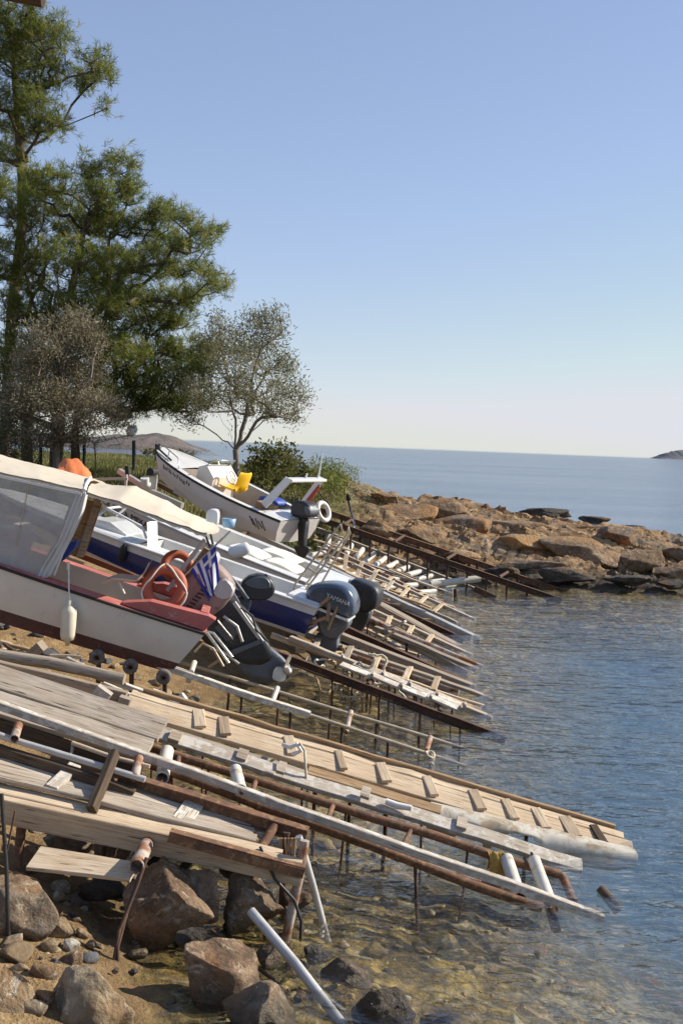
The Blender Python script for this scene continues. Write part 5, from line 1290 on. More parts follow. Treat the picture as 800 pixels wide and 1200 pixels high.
# box, blue canvas and wooden crate in the cockpit
tag(MB().box(r4.matrix_basis @ at4(.75, -.2, .5), (.35, .3, .2), r4.matrix_basis.to_3x3(), .01).build('crate', 'tan_wood'), 'tan wooden box standing in the cockpit beside the roll bar', 'box')
mb = MB(); puff([(-1.3, .42), (-1.25, .58), (-.8, .60), (-.75, .44)], .55, .4, mb); mb.v = [r4.matrix_basis @ v for v in mb.v]
tag(mb.build('canvas_bundle', 'blue_plastic'), 'dark blue canvas bundle on the far side deck of the yellow seat boat', 'canvas')
tag(MB().torus(r4.matrix_basis @ at4(.1, .92, .62), (.75, -.5, .3), .19, .05, 28, 8).build('lifebuoy', 'gel_pink'), 'pale pink lifebuoy hanging behind the black outboard', 'lifebuoy')
# chocks under the hulls so that each keel rests on its rails
def chocks(boat, qs, label, mat='tan_wood', dy=.0):
    pass
# ------------------------------------------------------------------ trees
rng = random.Random(11)
def grow(base, targets, step=.35, droop=.0, bias=.25, minr=.006, expo=2.3, limbs=()):
    """a branching skeleton: every target is joined to the nearest reachable point of what has grown so far"""
    nodes = [Vector(p) for p in base]; par = [i - 1 for i in range(len(base))]
    arr = np.array([tuple(p) for p in nodes])
    b0 = nodes[0]
    dist0 = [0.0]
    for i in range(1, len(nodes)): dist0.append(dist0[-1] + (nodes[i] - nodes[i - 1]).length)
    for lb in limbs:
        prev = len(base) - 1; P_ = [nodes[prev]] + [Vector(p) for p in lb]
        for i in range(1, len(P_)):
            for u in (.34, .67, 1):
                q = P_[i - 1].lerp(P_[i], u) + Vector((rng.gauss(0, .02), rng.gauss(0, .03), rng.gauss(0, .02)))
                dist0.append(dist0[prev] + (q - nodes[prev]).length); nodes.append(q); par.append(prev); prev = len(nodes) - 1
    arr = np.array([tuple(p) for p in nodes])
    tips = []
    for t in sorted(targets, key=lambda q: (q - b0).length):
        d = np.linalg.norm(arr - np.array(tuple(t)), axis=1) + bias * np.array(dist0) * .35
        # prefer joints lower than the target
        d = d + np.maximum(0, arr[:, 2] - t.z) * .8
        d[0] += 3
        j = int(np.argmin(d)); p = nodes[j]; L = (t - p).length; n = max(1, int(L / step)); prev = j
        jit = Vector((rng.gauss(0, .12), rng.gauss(0, .12), rng.gauss(0, .08))) * L
        for i in range(1, n + 1):
            u = i / n; q = p.lerp(t, u) + jit * (u * (1 - u)) * 1.2 - Vector((0, 0, droop * L * u * (1 - u)))
            nodes.append(q); par.append(prev); dist0.append(dist0[prev] + L / n); prev = len(nodes) - 1
        tips.append(prev)
        arr = np.array([tuple(p_) for p_ in nodes])
    w_ = [0.0] * len(nodes)
    for i in range(len(nodes) - 1, -1, -1):
        if w_[i] == 0: w_[i] = 1.0
        if par[i] >= 0: w_[par[i]] += w_[i]
    r = [minr * max(1.0, x) ** (1 / expo) for x in w_]
    return nodes, par, r, tips
def skeleton_mesh(nodes, par, r, scale=1.0, rmax=None):
    mb = MB()
    for i in range(1, len(nodes)):
        a, b_ = nodes[par[i]], nodes[i]
        ra, rb = r[par[i]] * scale, r[i] * scale
        if r[par[i]] > r[i] * 1.5: ra = rb * 1.25
        if rmax: ra, rb = min(ra, rmax), min(rb, rmax)
        n = 9 if rb > .06 else (5 if rb > .015 else 3)
        d = (b_ - a)
        if d.length < 1e-4: continue
        mb.tube([a - d.normalized() * ra * .2, b_], [ra, rb], n, caps=False)
    return mb
def add_blades(V, Fc, T, c, dirn, L, w_, tint, flat=None):
    d = dirn.normalized(); s = d.cross(Vector((rng.gauss(0, 1), rng.gauss(0, 1), rng.gauss(0, 1))))
    if s.length < 1e-3: return
    s = s.normalized() * w_ * .5; o = len(V)
    V += [c - s * .6, c + s * .6, c + d * L * .6 + s, c + d * L, c + d * L * .6 - s]
    Fc.append([o, o + 1, o + 2, o + 3, o + 4]); T.append(tint)
def foliage_obj(name, V, Fc, T, mat, parent, kind='stuff'):
    mb = MB(); mb.v = [Vector(v) for v in V]; mb.f = Fc; mb.uv = [[(0, 0)] * len(f) for f in Fc]; mb.mi = [0] * len(Fc); mb.sm = [False] * len(Fc)
    return mb.build(name, mat, parent, attr=np.array(T, np.float32), recalc=False)
def pads_to_points(pads, Y, dens, depth=.9):
    pts = []
    for (px, py, rx, ry) in pads:
        Yc = Y + rng.uniform(-1, 1) * 1.5; c = at(px, py, Yc); sx, sz = rx * Yc / F, ry * Yc / F; sy = (sx + sz) / 2 * depth + .3
        n = max(3, int(dens * (sx * sz + sx * sy + sy * sz) / 3 * 4))
        for _ in range(n):
            while True:
                u = Vector((rng.uniform(-1, 1), rng.uniform(-1, 1), rng.uniform(-1, 1)))
                if .15 < u.length < 1: break
            pts.append(Vector((c.x + u.x * sx, c.y + u.y * sy, c.z + u.z * sz)))
    return pts
def pine(name, label, trunk_px, pads, Y, dens, blades=36, bl=(.13, .26), seed=1):
    rng.seed(seed)
    base = [at(x, y, Y) for x, y in trunk_px]; base[0].z = gz(base[0].x, base[0].y) - .1
    fine = []
    for i in range(len(base) - 1):
        for j in range(4): fine.append(base[i].lerp(base[i + 1], j / 4))
    fine.append(base[-1])
    root = thing(name, label, 'tree', fine[0])
    pts = pads_to_points(pads, Y, dens)
    nodes, par, r, tips = grow(fine, [p for i, p in enumerate(pts) if i % 2 == 0], .4, -.05, .2, .010, 2.0)
    skeleton_mesh(nodes, par, r, 1.0, .19).build('trunk', 'bark', root)
    V, Fc, T = [], [], []
    tipdir = {}
    for p in pts:
        base_t = min(1, max(0, rng.gauss(.5, .2)))
        ax = Vector((rng.gauss(0, .7), rng.gauss(0, .7), rng.uniform(.1, 1.2))).normalized()
        for s_ in range(rng.choice((1, 2, 2, 3))):
            c = p + Vector((rng.gauss(0, .13), rng.gauss(0, .13), rng.gauss(0, .10)))
            ln = rng.uniform(.10, .22)
            for k_ in range(blades // 2):
                q = c + ax * (ln * k_ / (blades / 2))
                d = (ax * rng.uniform(.25, .9) + Vector((rng.gauss(0, .55), rng.gauss(0, .55), rng.gauss(0, .55))))
                add_blades(V, Fc, T, q, d, rng.uniform(*bl), .0125, min(1, max(0, base_t + rng.gauss(0, .12))))
    foliage_obj('crown', V, Fc, T, 'needles', root)
    # a few cones
    mb = MB()
    for p in rng.sample(pts, 26):
        q = p + Vector((rng.gauss(0, .1), rng.gauss(0, .1), -.05)); mb.lathe([(.001, -.05), (.035, -.03), (.04, .0), (.02, .04), (.001, .05)], q, (rng.gauss(0, 1), rng.gauss(0, 1), -1), 7)
    o = mb.build('cones', 'bark', root); o['kind'] = 'stuff'
    return root
pA = [(20, 28, 36, 26), (-25, 50, 45, 45), (62, 50, 24, 16), (48, 86, 34, 24), (66, 32, 13, 11), (34, 15, 14, 12), (112, 72, 20, 12), (122, 86, 13, 10), (104, 92, 14, 12), (122, 124, 8, 6), (95, 100, 12, 8), (18, 112, 34, 22), (52, 150, 26, 12),
      (72, 146, 9, 6), (-15, 150, 40, 36), (-20, 215, 34, 26), (50, 128, 28, 16), (10, -30, 40, 24), (36, 160, 20, 10), (-35, 280, 36, 30), (20, 185, 20, 12), (30, 60, 30, 22)]
pine('pine_tree', 'tall slender pine at the left edge, its top out of frame', [(6, 522), (10, 430), (16, 350), (26, 270), (27, 210), (22, 150), (14, 60), (6, -60)], pA, 33.5, 44, seed=3)
pB = [(108, 200, 18, 12), (140, 192, 20, 10), (146, 216, 20, 14), (152, 234, 14, 10), (118, 228, 26, 16), (62, 222, 40, 22), (44, 210, 18, 10), (22, 250, 34, 30), (88, 258, 44, 24), (128, 262, 30, 20), (28, 310, 40, 30), (85, 305, 46, 24),
      (128, 312, 36, 22), (172, 262, 28, 14), (196, 248, 22, 9), (214, 258, 16, 10), (236, 272, 20, 7), (252, 274, 9, 8), (188, 285, 30, 14), (222, 290, 22, 9), (170, 312, 40, 18), (215, 316, 28, 12), (244, 326, 16, 8), (261, 338, 10, 7), (248, 342, 12, 7),
      (140, 348, 44, 20), (192, 352, 34, 15), (222, 350, 20, 10), (205, 376, 24, 14), (170, 382, 34, 16), (110, 352, 50, 26), (40, 362, 50, 32), (92, 392, 46, 26), (130, 410, 40, 22), (172, 420, 34, 18), (212, 412, 30, 16), (242, 410, 16, 12),
      (228, 432, 22, 12), (205, 446, 34, 16), (170, 452, 30, 18), (186, 474, 36, 12), (215, 474, 30, 10), (140, 446, 30, 18), (150, 476, 28, 14), (10, 420, 34, 36), (60, 430, 36, 24), (110, 460, 30, 14), (60, 470, 30, 14), (20, 470, 26, 18)]
pine('pine_tree', 'broad bushy pine reaching right over the grassy field', [(66, 530), (70, 450), (78, 380), (88, 320), (98, 270), (114, 215)], pB, 31.5, 50, seed=8)
def leafy(name, label, base, targets, mat, barkmat, leaf_n, leaf_l, leaf_w, spread, minr=.006, seed=2, rmax=None, cat='tree', up=.2, crown='crown', step=.3, expo=2.2, droop=-.12, limbs=()):
    rng.seed(seed); root = thing(name, label, cat, base[0])
    nodes, par, r, tips = grow(base, targets, step, droop, .25, minr, expo, limbs)
    skeleton_mesh(nodes, par, r, 1.0, rmax).build('trunk', barkmat, root)
    V, Fc, T = [], [], []
    src = tips + [i for i in range(len(nodes)) if r[i] < minr * 1.9 and i > len(base) and rng.random() < .5]
    for i in src:
        tw = nodes[i] - nodes[par[i]]; tw = tw.normalized() if tw.length > 1e-4 else Vector((0, 0, 1)); bt = min(1, max(0, rng.gauss(.5, .18)))
        for _ in range(leaf_n):
            c = nodes[i] + Vector((rng.gauss(0, spread), rng.gauss(0, spread), rng.gauss(0, spread)))
            d = tw * .8 + Vector((rng.gauss(0, .7), rng.gauss(0, .7), rng.gauss(up, .6)))
            add_blades(V, Fc, T, c, d, leaf_l * rng.uniform(.6, 1.3), leaf_w, min(1, max(0, bt + rng.gauss(0, .18))))
    foliage_obj(crown, V, Fc, T, mat, root); return root
def onground(px, py, Y):
    p = at(px, py, Y); p.z = gz(p.x, p.y) - .06; return p
# grey green olive right of the pines
Y = 30.0
bs = [onground(277, 552, Y), at(277, 540, Y), at(276, 527, Y)]
crown = [(228, 455, 18, 16), (222, 490, 16, 12), (245, 425, 20, 22), (258, 395, 18, 22), (272, 420, 26, 30), (300, 378, 18, 14), (318, 385, 20, 18), (290, 400, 22, 22), (312, 420, 26, 24), (335, 425, 12, 18), (338, 455, 20, 16), (355, 466, 9, 8), (300, 450, 30, 22), (265, 455, 28, 18), (330, 480, 22, 12), (345, 488, 12, 8), (290, 475, 30, 14), (245, 470, 20, 14), (236, 400, 8, 10), (252, 372, 6, 8), (322, 368, 8, 7)]
leafy('olive_tree', 'wind leaned grey green olive tree behind the yellow seat boat', bs, pads_to_points(crown, Y, 60), 'olive_leaf', 'bark_grey', 9, .10, .024, .13, .0052, 4, .12, limbs=[[at(268, 505, Y + .2), at(252, 480, Y + .4), at(235, 462, Y + .3)], [at(277, 505, Y - .2), at(272, 470, Y - .3), at(262, 425, Y), at(256, 395, Y)], [at(284, 506, Y), at(290, 475, Y), at(300, 430, Y + .3), at(308, 395, Y + .3)], [at(290, 512, Y - .3), at(305, 490, Y - .5), at(325, 462, Y - .4), at(338, 440, Y)], [at(262, 515, Y + .5), at(240, 500, Y + .8), at(222, 488, Y + .8)], [at(295, 505, Y + .5), at(318, 485, Y + .8), at(345, 470, Y + .7)]])
# drier tree in front of the pines
Y = 29.0
bs = [onground(66, 540, Y), at(66, 525, Y), at(64, 500, Y), at(70, 480, Y)]
crown = [(55, 395, 28, 22), (95, 380, 20, 18), (35, 430, 26, 26), (75, 420, 34, 26), (108, 400, 12, 22), (100, 440, 28, 22), (40, 470, 30, 20), (75, 465, 34, 20), (115, 470, 22, 14), (15, 470, 20, 22), (90, 492, 34, 12), (130, 478, 14, 12), (140, 492, 14, 10), (40, 512, 30, 14), (85, 512, 26, 10), (15, 500, 20, 18)]
leafy('olive_tree', 'grey brown half bare olive tree standing in front of the bushy pine', bs, pads_to_points(crown, Y, 70), 'dry_leaf', 'bark_grey', 13, .09, .024, .13, .0056, 6, .12, limbs=[[at(50, 460, Y), at(38, 430, Y + .3), at(45, 400, Y)], [at(72, 450, Y), at(78, 415, Y), at(92, 385, Y)], [at(84, 470, Y - .3), at(105, 445, Y - .5), at(112, 410, Y)], [at(85, 490, Y), at(110, 482, Y), at(135, 478, Y)], [at(50, 490, Y), at(28, 480, Y + .3), at(12, 470, Y)]])
for (x, y, yt, Yq, r_, lab) in ((33, 536, 430, 30.5, .13, 'dark leaning bare trunk at the left beside the half bare olive'), (90, 532, 440, 31, .10, 'thick rough trunk right of the half bare olive, under the bushy pine')):
    b_ = onground(x, y, Yq); root = thing('tree_stem', lab, 'tree', b_)
    MB().tube([b_, at(x - 2, (y + yt) / 2 + 20, Yq), at(x + 3, (y + yt) / 2 - 10, Yq), at(x + 1, yt, Yq)], [r_ * 1.3, r_, r_ * .9, r_ * .6], 10, wob=.06).build('trunk', 'bark', root)
    MB().tube([at(x + 1, (y + yt) / 2, Yq), at(x + 16, (y + yt) / 2 - 20, Yq), at(x + 26, yt + 8, Yq - .3)], [r_ * .45, r_ * .35, r_ * .15], 7).build('limb', 'bark', root)
# thin bare shrub on the field
Y = 30.5
bs = [onground(113, 552, Y), at(112, 535, Y), at(111, 520, Y)]
leafy('shrub', 'thin bare shrub with long drooping twigs on the grassy field', bs, pads_to_points([(110, 490, 14, 10), (130, 515, 20, 8), (95, 505, 14, 10), (150, 505, 10, 10), (135, 498, 14, 8)], Y, 10), 'dry_leaf', 'bark_grey', 3, .05, .016, .06, .008, 9, .05, 'shrub')
# bushes right of the olive and scrub on the headland
def bush(label, pads, Y, mat, dens, n, ll, lw, seed, name='bush', base=None):
    rng.seed(seed); c = pads[0]; b_ = onground(c[0], c[1] + c[3], Y); root = thing(name, label, 'bush', b_)
    pts = pads_to_points(pads, Y, dens, 1.1)
    pts = [p for p in pts if p.z > gz(p.x, p.y)]
    nodes, par, r, tips = grow([b_, b_ + Vector((0, 0, .12))], pts[::3], .3, 0, .1, .006, 2.2)
    skeleton_mesh(nodes, par, r, 1, .05).build('stems', 'bark', root)
    V, Fc, T = [], [], []
    for p in pts:
        bt = min(1, max(0, rng.gauss(.45, .2)))
        for _ in range(n):
            q = p + Vector((rng.gauss(0, .10), rng.gauss(0, .10), rng.gauss(0, .08)))
            add_blades(V, Fc, T, q, Vector((rng.gauss(0, .7), rng.gauss(0, .7), rng.gauss(.5, .6))), ll * rng.uniform(.6, 1.3), lw, min(1, max(0, bt + rng.gauss(0, .16))))
    foliage_obj('foliage', V, Fc, T, mat, root); return root
bush('dense dark green rounded bush right of the olive trunk', [(322, 548, 30, 22), (308, 536, 18, 18), (340, 552, 22, 20), (300, 556, 14, 16), (330, 528, 14, 10)], 31.5, 'bush_leaf', 46, 9, .11, .05, 21)
bush('feathery olive green bush behind the white roll bar', [(384, 556, 22, 16), (372, 544, 10, 8), (398, 548, 10, 7), (366, 566, 16, 12), (392, 568, 18, 12)], 33, 'needles', 40, 12, .13, .022, 22)
bush('low grey brown scrub where the bushes meet the headland rocks', [(412, 575, 16, 9), (400, 585, 16, 8), (428, 584, 10, 6), (384, 586, 12, 8)], 34, 'scrub_leaf', 50, 9, .08, .02, 23)
bush('small dry scrub clump on the first headland ridge', [(452, 590, 9, 4), (470, 592, 9, 4)], 36, 'scrub_leaf', 60, 8, .08, .02, 24)
bush('small green plant low on the sandy slope of the headland', [(440, 626, 14, 4), (455, 630, 8, 3)], 31.5, 'bush_leaf', 60, 7, .07, .025, 25)
bush('straggly young bush sticking up behind the low scrub', [(418, 560, 6, 5), (414, 552, 5, 4)], 36, 'needles', 40, 10, .11, .02, 26)
bush('tall dry weeds under the trees at the left edge', [(12, 530, 22, 10), (-6, 520, 18, 12), (34, 545, 16, 6)], 28.0, 'scrub_leaf', 50, 10, .20, .016, 27)
bush('thick grey green bush under the tall pine at the left edge', [(6, 500, 24, 20), (-20, 495, 24, 26), (28, 512, 16, 14)], 29.5, 'olive_leaf', 40, 10, .09, .03, 30)
bush('low green hedge plants at the seaward edge of the field', [(190, 532, 14, 3), (215, 534, 14, 3), (172, 530, 10, 2)], 60.0, 'bush_leaf', 14, 12, .2, .08, 28)
bush('dark weedy tuft by the bare shrub on the field', [(134, 556, 8, 3)], 30.2, 'grass', 60, 10, .14, .02, 29)
# grass
rng.seed(5); V, Fc, T = [], [], []
n_ = 0
while n_ < 15000:
    y = rng.uniform(25.5, 62); x = rng.uniform(-y * .34, 1.0)
    if rng.random() > (27 / y) ** 1.3: continue
    if noise.noise(Vector((x * .6, y * .6, 3))) < -.15 and rng.random() < .75: continue
    p = Vector((x, y, 0)); n_ += 1
    T0 = min(1, max(0, .45 + .5 * noise.noise(Vector((x * .35, y * .35, 9))) + rng.gauss(0, .15)))
    V.append(p); Fc.append(0); T.append(T0)
GXp = np.array([v.x for v in V]); GYp = np.array([v.y for v in V]); GH, GD, GM = base_h(GXp, GYp)
pts = [(Vector((v.x, v.y, float(h_))), t) for v, h_, d_, m_, t in zip(V, GH, GD, GM, T) if d_ > 2.5 and m_ < .25]
V, Fc, T = [], [], []
for p, t in pts:
    for _ in range(5): add_blades(V, Fc, T, p + Vector((rng.gauss(0, .07), rng.gauss(0, .07), -.03)), Vector((rng.gauss(0, .35), rng.gauss(0, .35), 1)), rng.uniform(.10, .26), .022 + .0004 * p.y, min(1, max(0, t + rng.gauss(0, .1))))
gro = foliage_obj('grass', V, Fc, T, 'grass', None); gro['kind'] = 'stuff'; gro['label'] = 'short green and straw coloured grass of the field behind the boats'; gro['category'] = 'grass'

# ------------------------------------------------------------------ rocks
def rock_mesh(c, size, seed, cuts=9, sub=4, rough=.10, flat=.0):
    """a boulder: a ball cut by random planes, then weathered"""
    rr = random.Random(seed); bm = bmesh.new(); bmesh.ops.create_icosphere(bm, subdivisions=sub, radius=1)
    planes = []
    for i in range(cuts):
        n = Vector((rr.gauss(0, 1), rr.gauss(0, 1), rr.gauss(0, .8))).normalized(); planes.append((n, rr.uniform(.40, .74)))
    off = Vector((rr.uniform(0, 50), rr.uniform(0, 50), 0))
    for v in bm.verts:
        p = v.co.copy()
        for n, d in planes:
            e = p.dot(n) - d
            if e > 0: p -= n * e * .93
        p += p.normalized() * (rough * .8 * noise.fractal(p * 1.7 + off, 1, 2.1, 6) + rough * .45 * (noise.ridged_multi_fractal(p * 4 + off, 1, 2.1, 5, 1, 2) * .5 - .5))
        v.co = p
    mb = MB(); rot = Matrix.Rotation(rr.uniform(-.3, .3), 3, 'X') @ Matrix.Rotation(rr.uniform(-.25, .25), 3, 'Y')
    sx, sy, sz = size
    vs = [Vector(c) + Vector(((rot @ v.co).x * sx, (rot @ v.co).y * sy, (rot @ v.co).z * sz)) for v in bm.verts]
    bm.verts.ensure_lookup_table(); mb.add(vs, [[v.index for v in f.verts] for f in bm.faces], None, True); bm.free(); return mb
def boulder(px, py, Y, rx, ry, mat, label, seed, cuts=9, rough=.10, name='boulder', dep=.9, sub=5, group='boulders on the near shore'):
    c = at(px, py, Y); sx, sz = rx * 1.16 * Y / F, ry * 1.16 * Y / F; cuts += 4
    o = rock_mesh(c, (sx * 1.12, (sx + sz) / 2 * dep * 1.1, sz * 1.15), seed, cuts, sub, rough).build(name, mat)
    return tag(o, label, 'rock', group)
boulder(16, 1082, 7.35, 48, 68, 'rock_grey', 'big dark boulder with pale veins at the left edge', 31, 10)
boulder(14, 1186, 6.35, 46, 44, 'rock_pale', 'pale cream boulder in the bottom left corner', 32, 12, .07)
boulder(112, 1192, 6.45, 60, 46, 'rock_pale', 'rough pale boulder at the bottom beside the corner rock', 33, 9, .14)
boulder(190, 1062, 7.75, 56, 46, 'rock_rust', 'large boulder with an orange rust streak under the pipe stub', 34, 10, .12)
boulder(230, 1050, 7.95, 30, 30, 'rock_brown', 'crusty brown boulder touching the rust streaked one', 44, 9, .16)
boulder(290, 1064, 8.05, 40, 32, 'rock_brown', 'knobbly brown boulder behind the white pipe leg', 35, 9, .15)
boulder(262, 1142, 7.05, 46, 42, 'rock_rust', 'squarish rust brown boulder at the water edge, flat sloping top', 36, 8, .08)
boulder(306, 1196, 6.7, 46, 34, 'rock_grey', 'rounded grey brown boulder at the bottom edge left of the white pipe', 37, 10, .10)
boulder(410, 1141, 7.35, 30, 16, 'rock_rust', 'low wet boulder half sunk in clear water', 38, 10, .10)
boulder(458, 1190, 6.95, 36, 26, 'rock_wet', 'dark flat topped boulder at the bottom in the water', 39, 8, .10)
boulder(80, 990, 8.7, 30, 22, 'rock_brown', 'brown boulder under the timber behind the short pale board', 40)
boulder(130, 1000, 8.6, 26, 24, 'rock_brown', 'dark brown boulder under the timber near the pipe stub', 41)
boulder(120, 1044, 8.0, 32, 18, 'rock_wet', 'wet brown flat boulder in the shade beneath the pale board', 42)
boulder(38, 1012, 8.3, 16, 16, 'rock_grey', 'rounded grey boulder behind the rusty leg', 43)
boulder(225, 1104, 7.5, 22, 16, 'rock_wet', 'small wet ochre boulder between the two rust coloured ones', 45)
boulder(375, 1120, 7.7, 22, 11, 'rock_wet', 'flat submerged boulder beyond the low wet one', 46)
boulder(315, 1120, 7.55, 20, 12, 'rock_rust', 'small reddish rock behind the slanted white pipe', 47)
boulder(520, 1196, 6.95, 28, 14, 'rock_wet', 'wet brown boulder awash near the bottom edge', 48)
boulder(270, 1010, 8.5, 26, 20, 'rock_wet', 'dark wet boulder under the rusty beams', 49)
boulder(200, 1010, 8.6, 30, 16, 'rock_wet', 'low ochre wet rock behind the pipe stub', 50)
boulder(352, 1052, 8.3, 18, 12, 'rock_wet', 'low weedy rock at the foot of the white pipe leg', 51)
# stones and pebbles on the sand
sm = ['stone_tan', 'stone_slate', 'rock_pale', 'rock_brown', 'stone_slate', 'stone_tan']
def stone(px, py, r, mat, label, seed, name='stone', group='stones on the sand', cuts=7, sq=.75):
    Y = None
    for i in range(60):      # walk down the line of sight to the ground
        Yq = 6.0 + i * .06; p = at(px, py, Yq)
        if p.z <= gz(p.x, p.y) + .01: Y = Yq; break
    Y = Y or 7.6
    p = at(px, py, Y); s_ = r * Y / F
    o = rock_mesh(p + Vector((0, 0, s_ * .35)), (s_, s_ * .9, s_ * sq), seed, cuts, 3, .06).build(name, mat)
    return tag(o, label, 'stone', group)
stone(82, 1114, 13, 'stone_white', 'bright white angular stone on the sand', 61)
stone(72, 1096, 20, 'stone_tan', 'broad flat topped tan stone behind the white stone', 62)
stone(58, 1112, 15, 'stone_tan', 'tan stone leaning on the big dark boulder', 63)
stone(96, 1062, 16, 'rock_grey', 'rounded purple grey stone above the pebbles', 64)
stone(66, 1056, 11, 'rock_pale', 'pale stone beside the dark boulder, above the pebbles', 65)
stone(100, 1068, 6, 'stone_white', 'small pinkish pale stone right of the pebbles', 66)
stone(78, 1062, 6, 'stone_tan', 'small yellow stone between pebbles and grey stone', 67)
stone(96, 1098, 10, 'rock_pale', 'pale rough stone right of the broad tan stone', 68)
stone(106, 1110, 8, 'stone_tan', 'sand coloured stone right of the white stone', 69)
stone(118, 1112, 7, 'stone_tan', 'small ochre stone furthest right in the row on the sand', 70)
stone(66, 1108, 9, 'stone_tan', 'orange brown stone behind the white stone', 71)
stone(90, 1082, 9, 'rock_brown', 'brown stone tucked behind the broad tan stone', 72)
stone(64, 1128, 5, 'stone_slate', 'small dark stone alone on the sand', 73)
stone(78, 1140, 7, 'rock_pale', 'little pale stone on the sand before the bottom boulders', 74)
stone(60, 1150, 12, 'rock_brown', 'dull brown stone in the hollow between the bottom boulders', 75)
rng.seed(77)
src = []
for i in range(64):
    px, py = rng.gauss(78, 16), rng.gauss(1074, 7)
    if i >= 34: px, py = rng.uniform(46, 128), rng.uniform(1050, 1150)
    r_ = rng.uniform(2.6, 5.2) if i < 34 else rng.uniform(1.6, 3.6)
    if i < 8:
        o = stone(px, py, 4.0, sm[i % 6], None, 100 + i, 'pebble', 'pebbles among the stones', 5, .6); src.append(o)
    else:
        q = src[i % 8].copy(); COL.objects.link(q); s_ = r_ / 4.0
        for k_ in range(60):
            Yq = 6.0 + k_ * .06; p = at(px, py, Yq)
            if p.z <= gz(p.x, p.y) + .01: break
        q.location = p - Vector((0, 0, .008)); q.scale = (s_, s_ * rng.uniform(.7, 1), s_); q.rotation_euler = (0, 0, rng.uniform(0, 6)); o = q
    o['label'] = 'one of the small rounded pebbles scattered between the stones by the dark boulder'
# rubble under the slipways and beside the boat
for i in range(170):
    if i >= 90: px = rng.uniform(-10, 250); py = rng.uniform(1000, 1190)
    elif i < 45: px = rng.uniform(-10, 330); py = 905 + px * .27 + rng.uniform(-20, 60)
    else: px = rng.uniform(-10, 240); py = 735 + px * .29 + rng.uniform(-5, 40)
    for k_ in range(140):
        Yq = 6.5 + k_ * .08; p = at(px, py, Yq)
        if p.z <= gz(p.x, p.y) + .01: break
    q = src[i % 8].copy(); COL.objects.link(q); s_ = rng.uniform(2.2, 6.5) if i < 90 else min(6, .9 * math.exp(rng.gauss(.2, .7))); q.scale = (s_, s_ * rng.uniform(.7, 1), s_ * .8); q.location = p - Vector((0, 0, .03)); q.rotation_euler = (0, 0, rng.uniform(0, 6))
    q['label'] = 'one of the loose rubble stones on the bank beneath the slipways and boats'; q['group'] = 'rubble under the slipways'; q.name = 'rubble_stone'
rng.seed(15); pro = []
for i in range(84):
    px = rng.uniform(-10, 350); py = rng.uniform(955, 1060) if i < 34 else rng.uniform(1040, 1195)
    if i >= 34 and 110 < px < 230 and py > 1100 and rng.random() < .75: px += 125
    r_ = rng.uniform(6, 15) if i < 34 else 5 + 14 * rng.random() ** 2.2
    for k_ in range(140):
        Yq = 6.3 + k_ * .06; p = at(px, py, Yq)
        if p.z <= gz(p.x, p.y) + .01: break
    m_ = ['rock_rust', 'rock_brown', 'rock_wet', 'rock_rust', 'rock_ochre', 'rock_pale'][i % 6]; s_ = r_ * Yq / F
    o = rock_mesh(p + Vector((0, 0, s_ * .25)), (s_ * 1.1, s_ * .9, s_ * .8), 700 + i, 13, 3, .10).build('rubble_rock', m_)
    o['label'] = 'one of the angular brown rubble rocks packed on the shore under the nearest timbers'; o['category'] = 'rock'; o['group'] = 'rubble rocks at the near shore'
# submerged stones
rng.seed(9); mb = MB()
protos = [rock_mesh((0, 0, 0), (1, .9, .55), 200 + i, 14, 3, .22) for i in range(6)]
for i in range(800):
    y = 6.4 + 8.5 * rng.random() ** 1.3; x = rng.uniform(-1.6, 3.2 + .1 * y)
    h_ = gz(x, y)
    if h_ > -.02 or h_ < -.55: continue
    s_ = min(.20, .022 * math.exp(rng.gauss(0, .85)) + .012); s_ = min(s_, max(.03, -h_ * .55))
    pr = rng.choice(protos); rz = Matrix.Rotation(rng.uniform(0, 6.28), 3, 'Z')
    mb.add([Vector((x, y, h_ + s_ * .02)) + (rz @ v) * s_ for v in pr.v], pr.f, None, True)
mt, nt, b, out = newmat('sea_stones'); k = N(nt)
g = k.n('ShaderNodeNewGeometry'); P = k.pos(); n1 = k.noise(P, 11, 5, .7)
c = k.ramp(g.outputs['Random Per Island'], [(0, (.05, .036, .016)), (.35, (.20, .14, .045)), (.65, (.36, .26, .09)), (.88, (.50, .39, .16)), (.96, (.52, .46, .32)), (1, (.44, .17, .05))])
c = k.mix(k.ramp(n1, [(.35, .5), (.55, 0.0)]), c, (.05, .04, .02)); k.l(c, b.inputs['Base Color']); b.inputs['Roughness'].default_value = .8
k.l(k.bump(n1, .6, .02), b.inputs['Normal'])
o = mb.build('submerged_stones', mt); o['kind'] = 'stuff'; o['label'] = 'many small ochre and brown stones lying under the clear water'; o['category'] = 'stones'
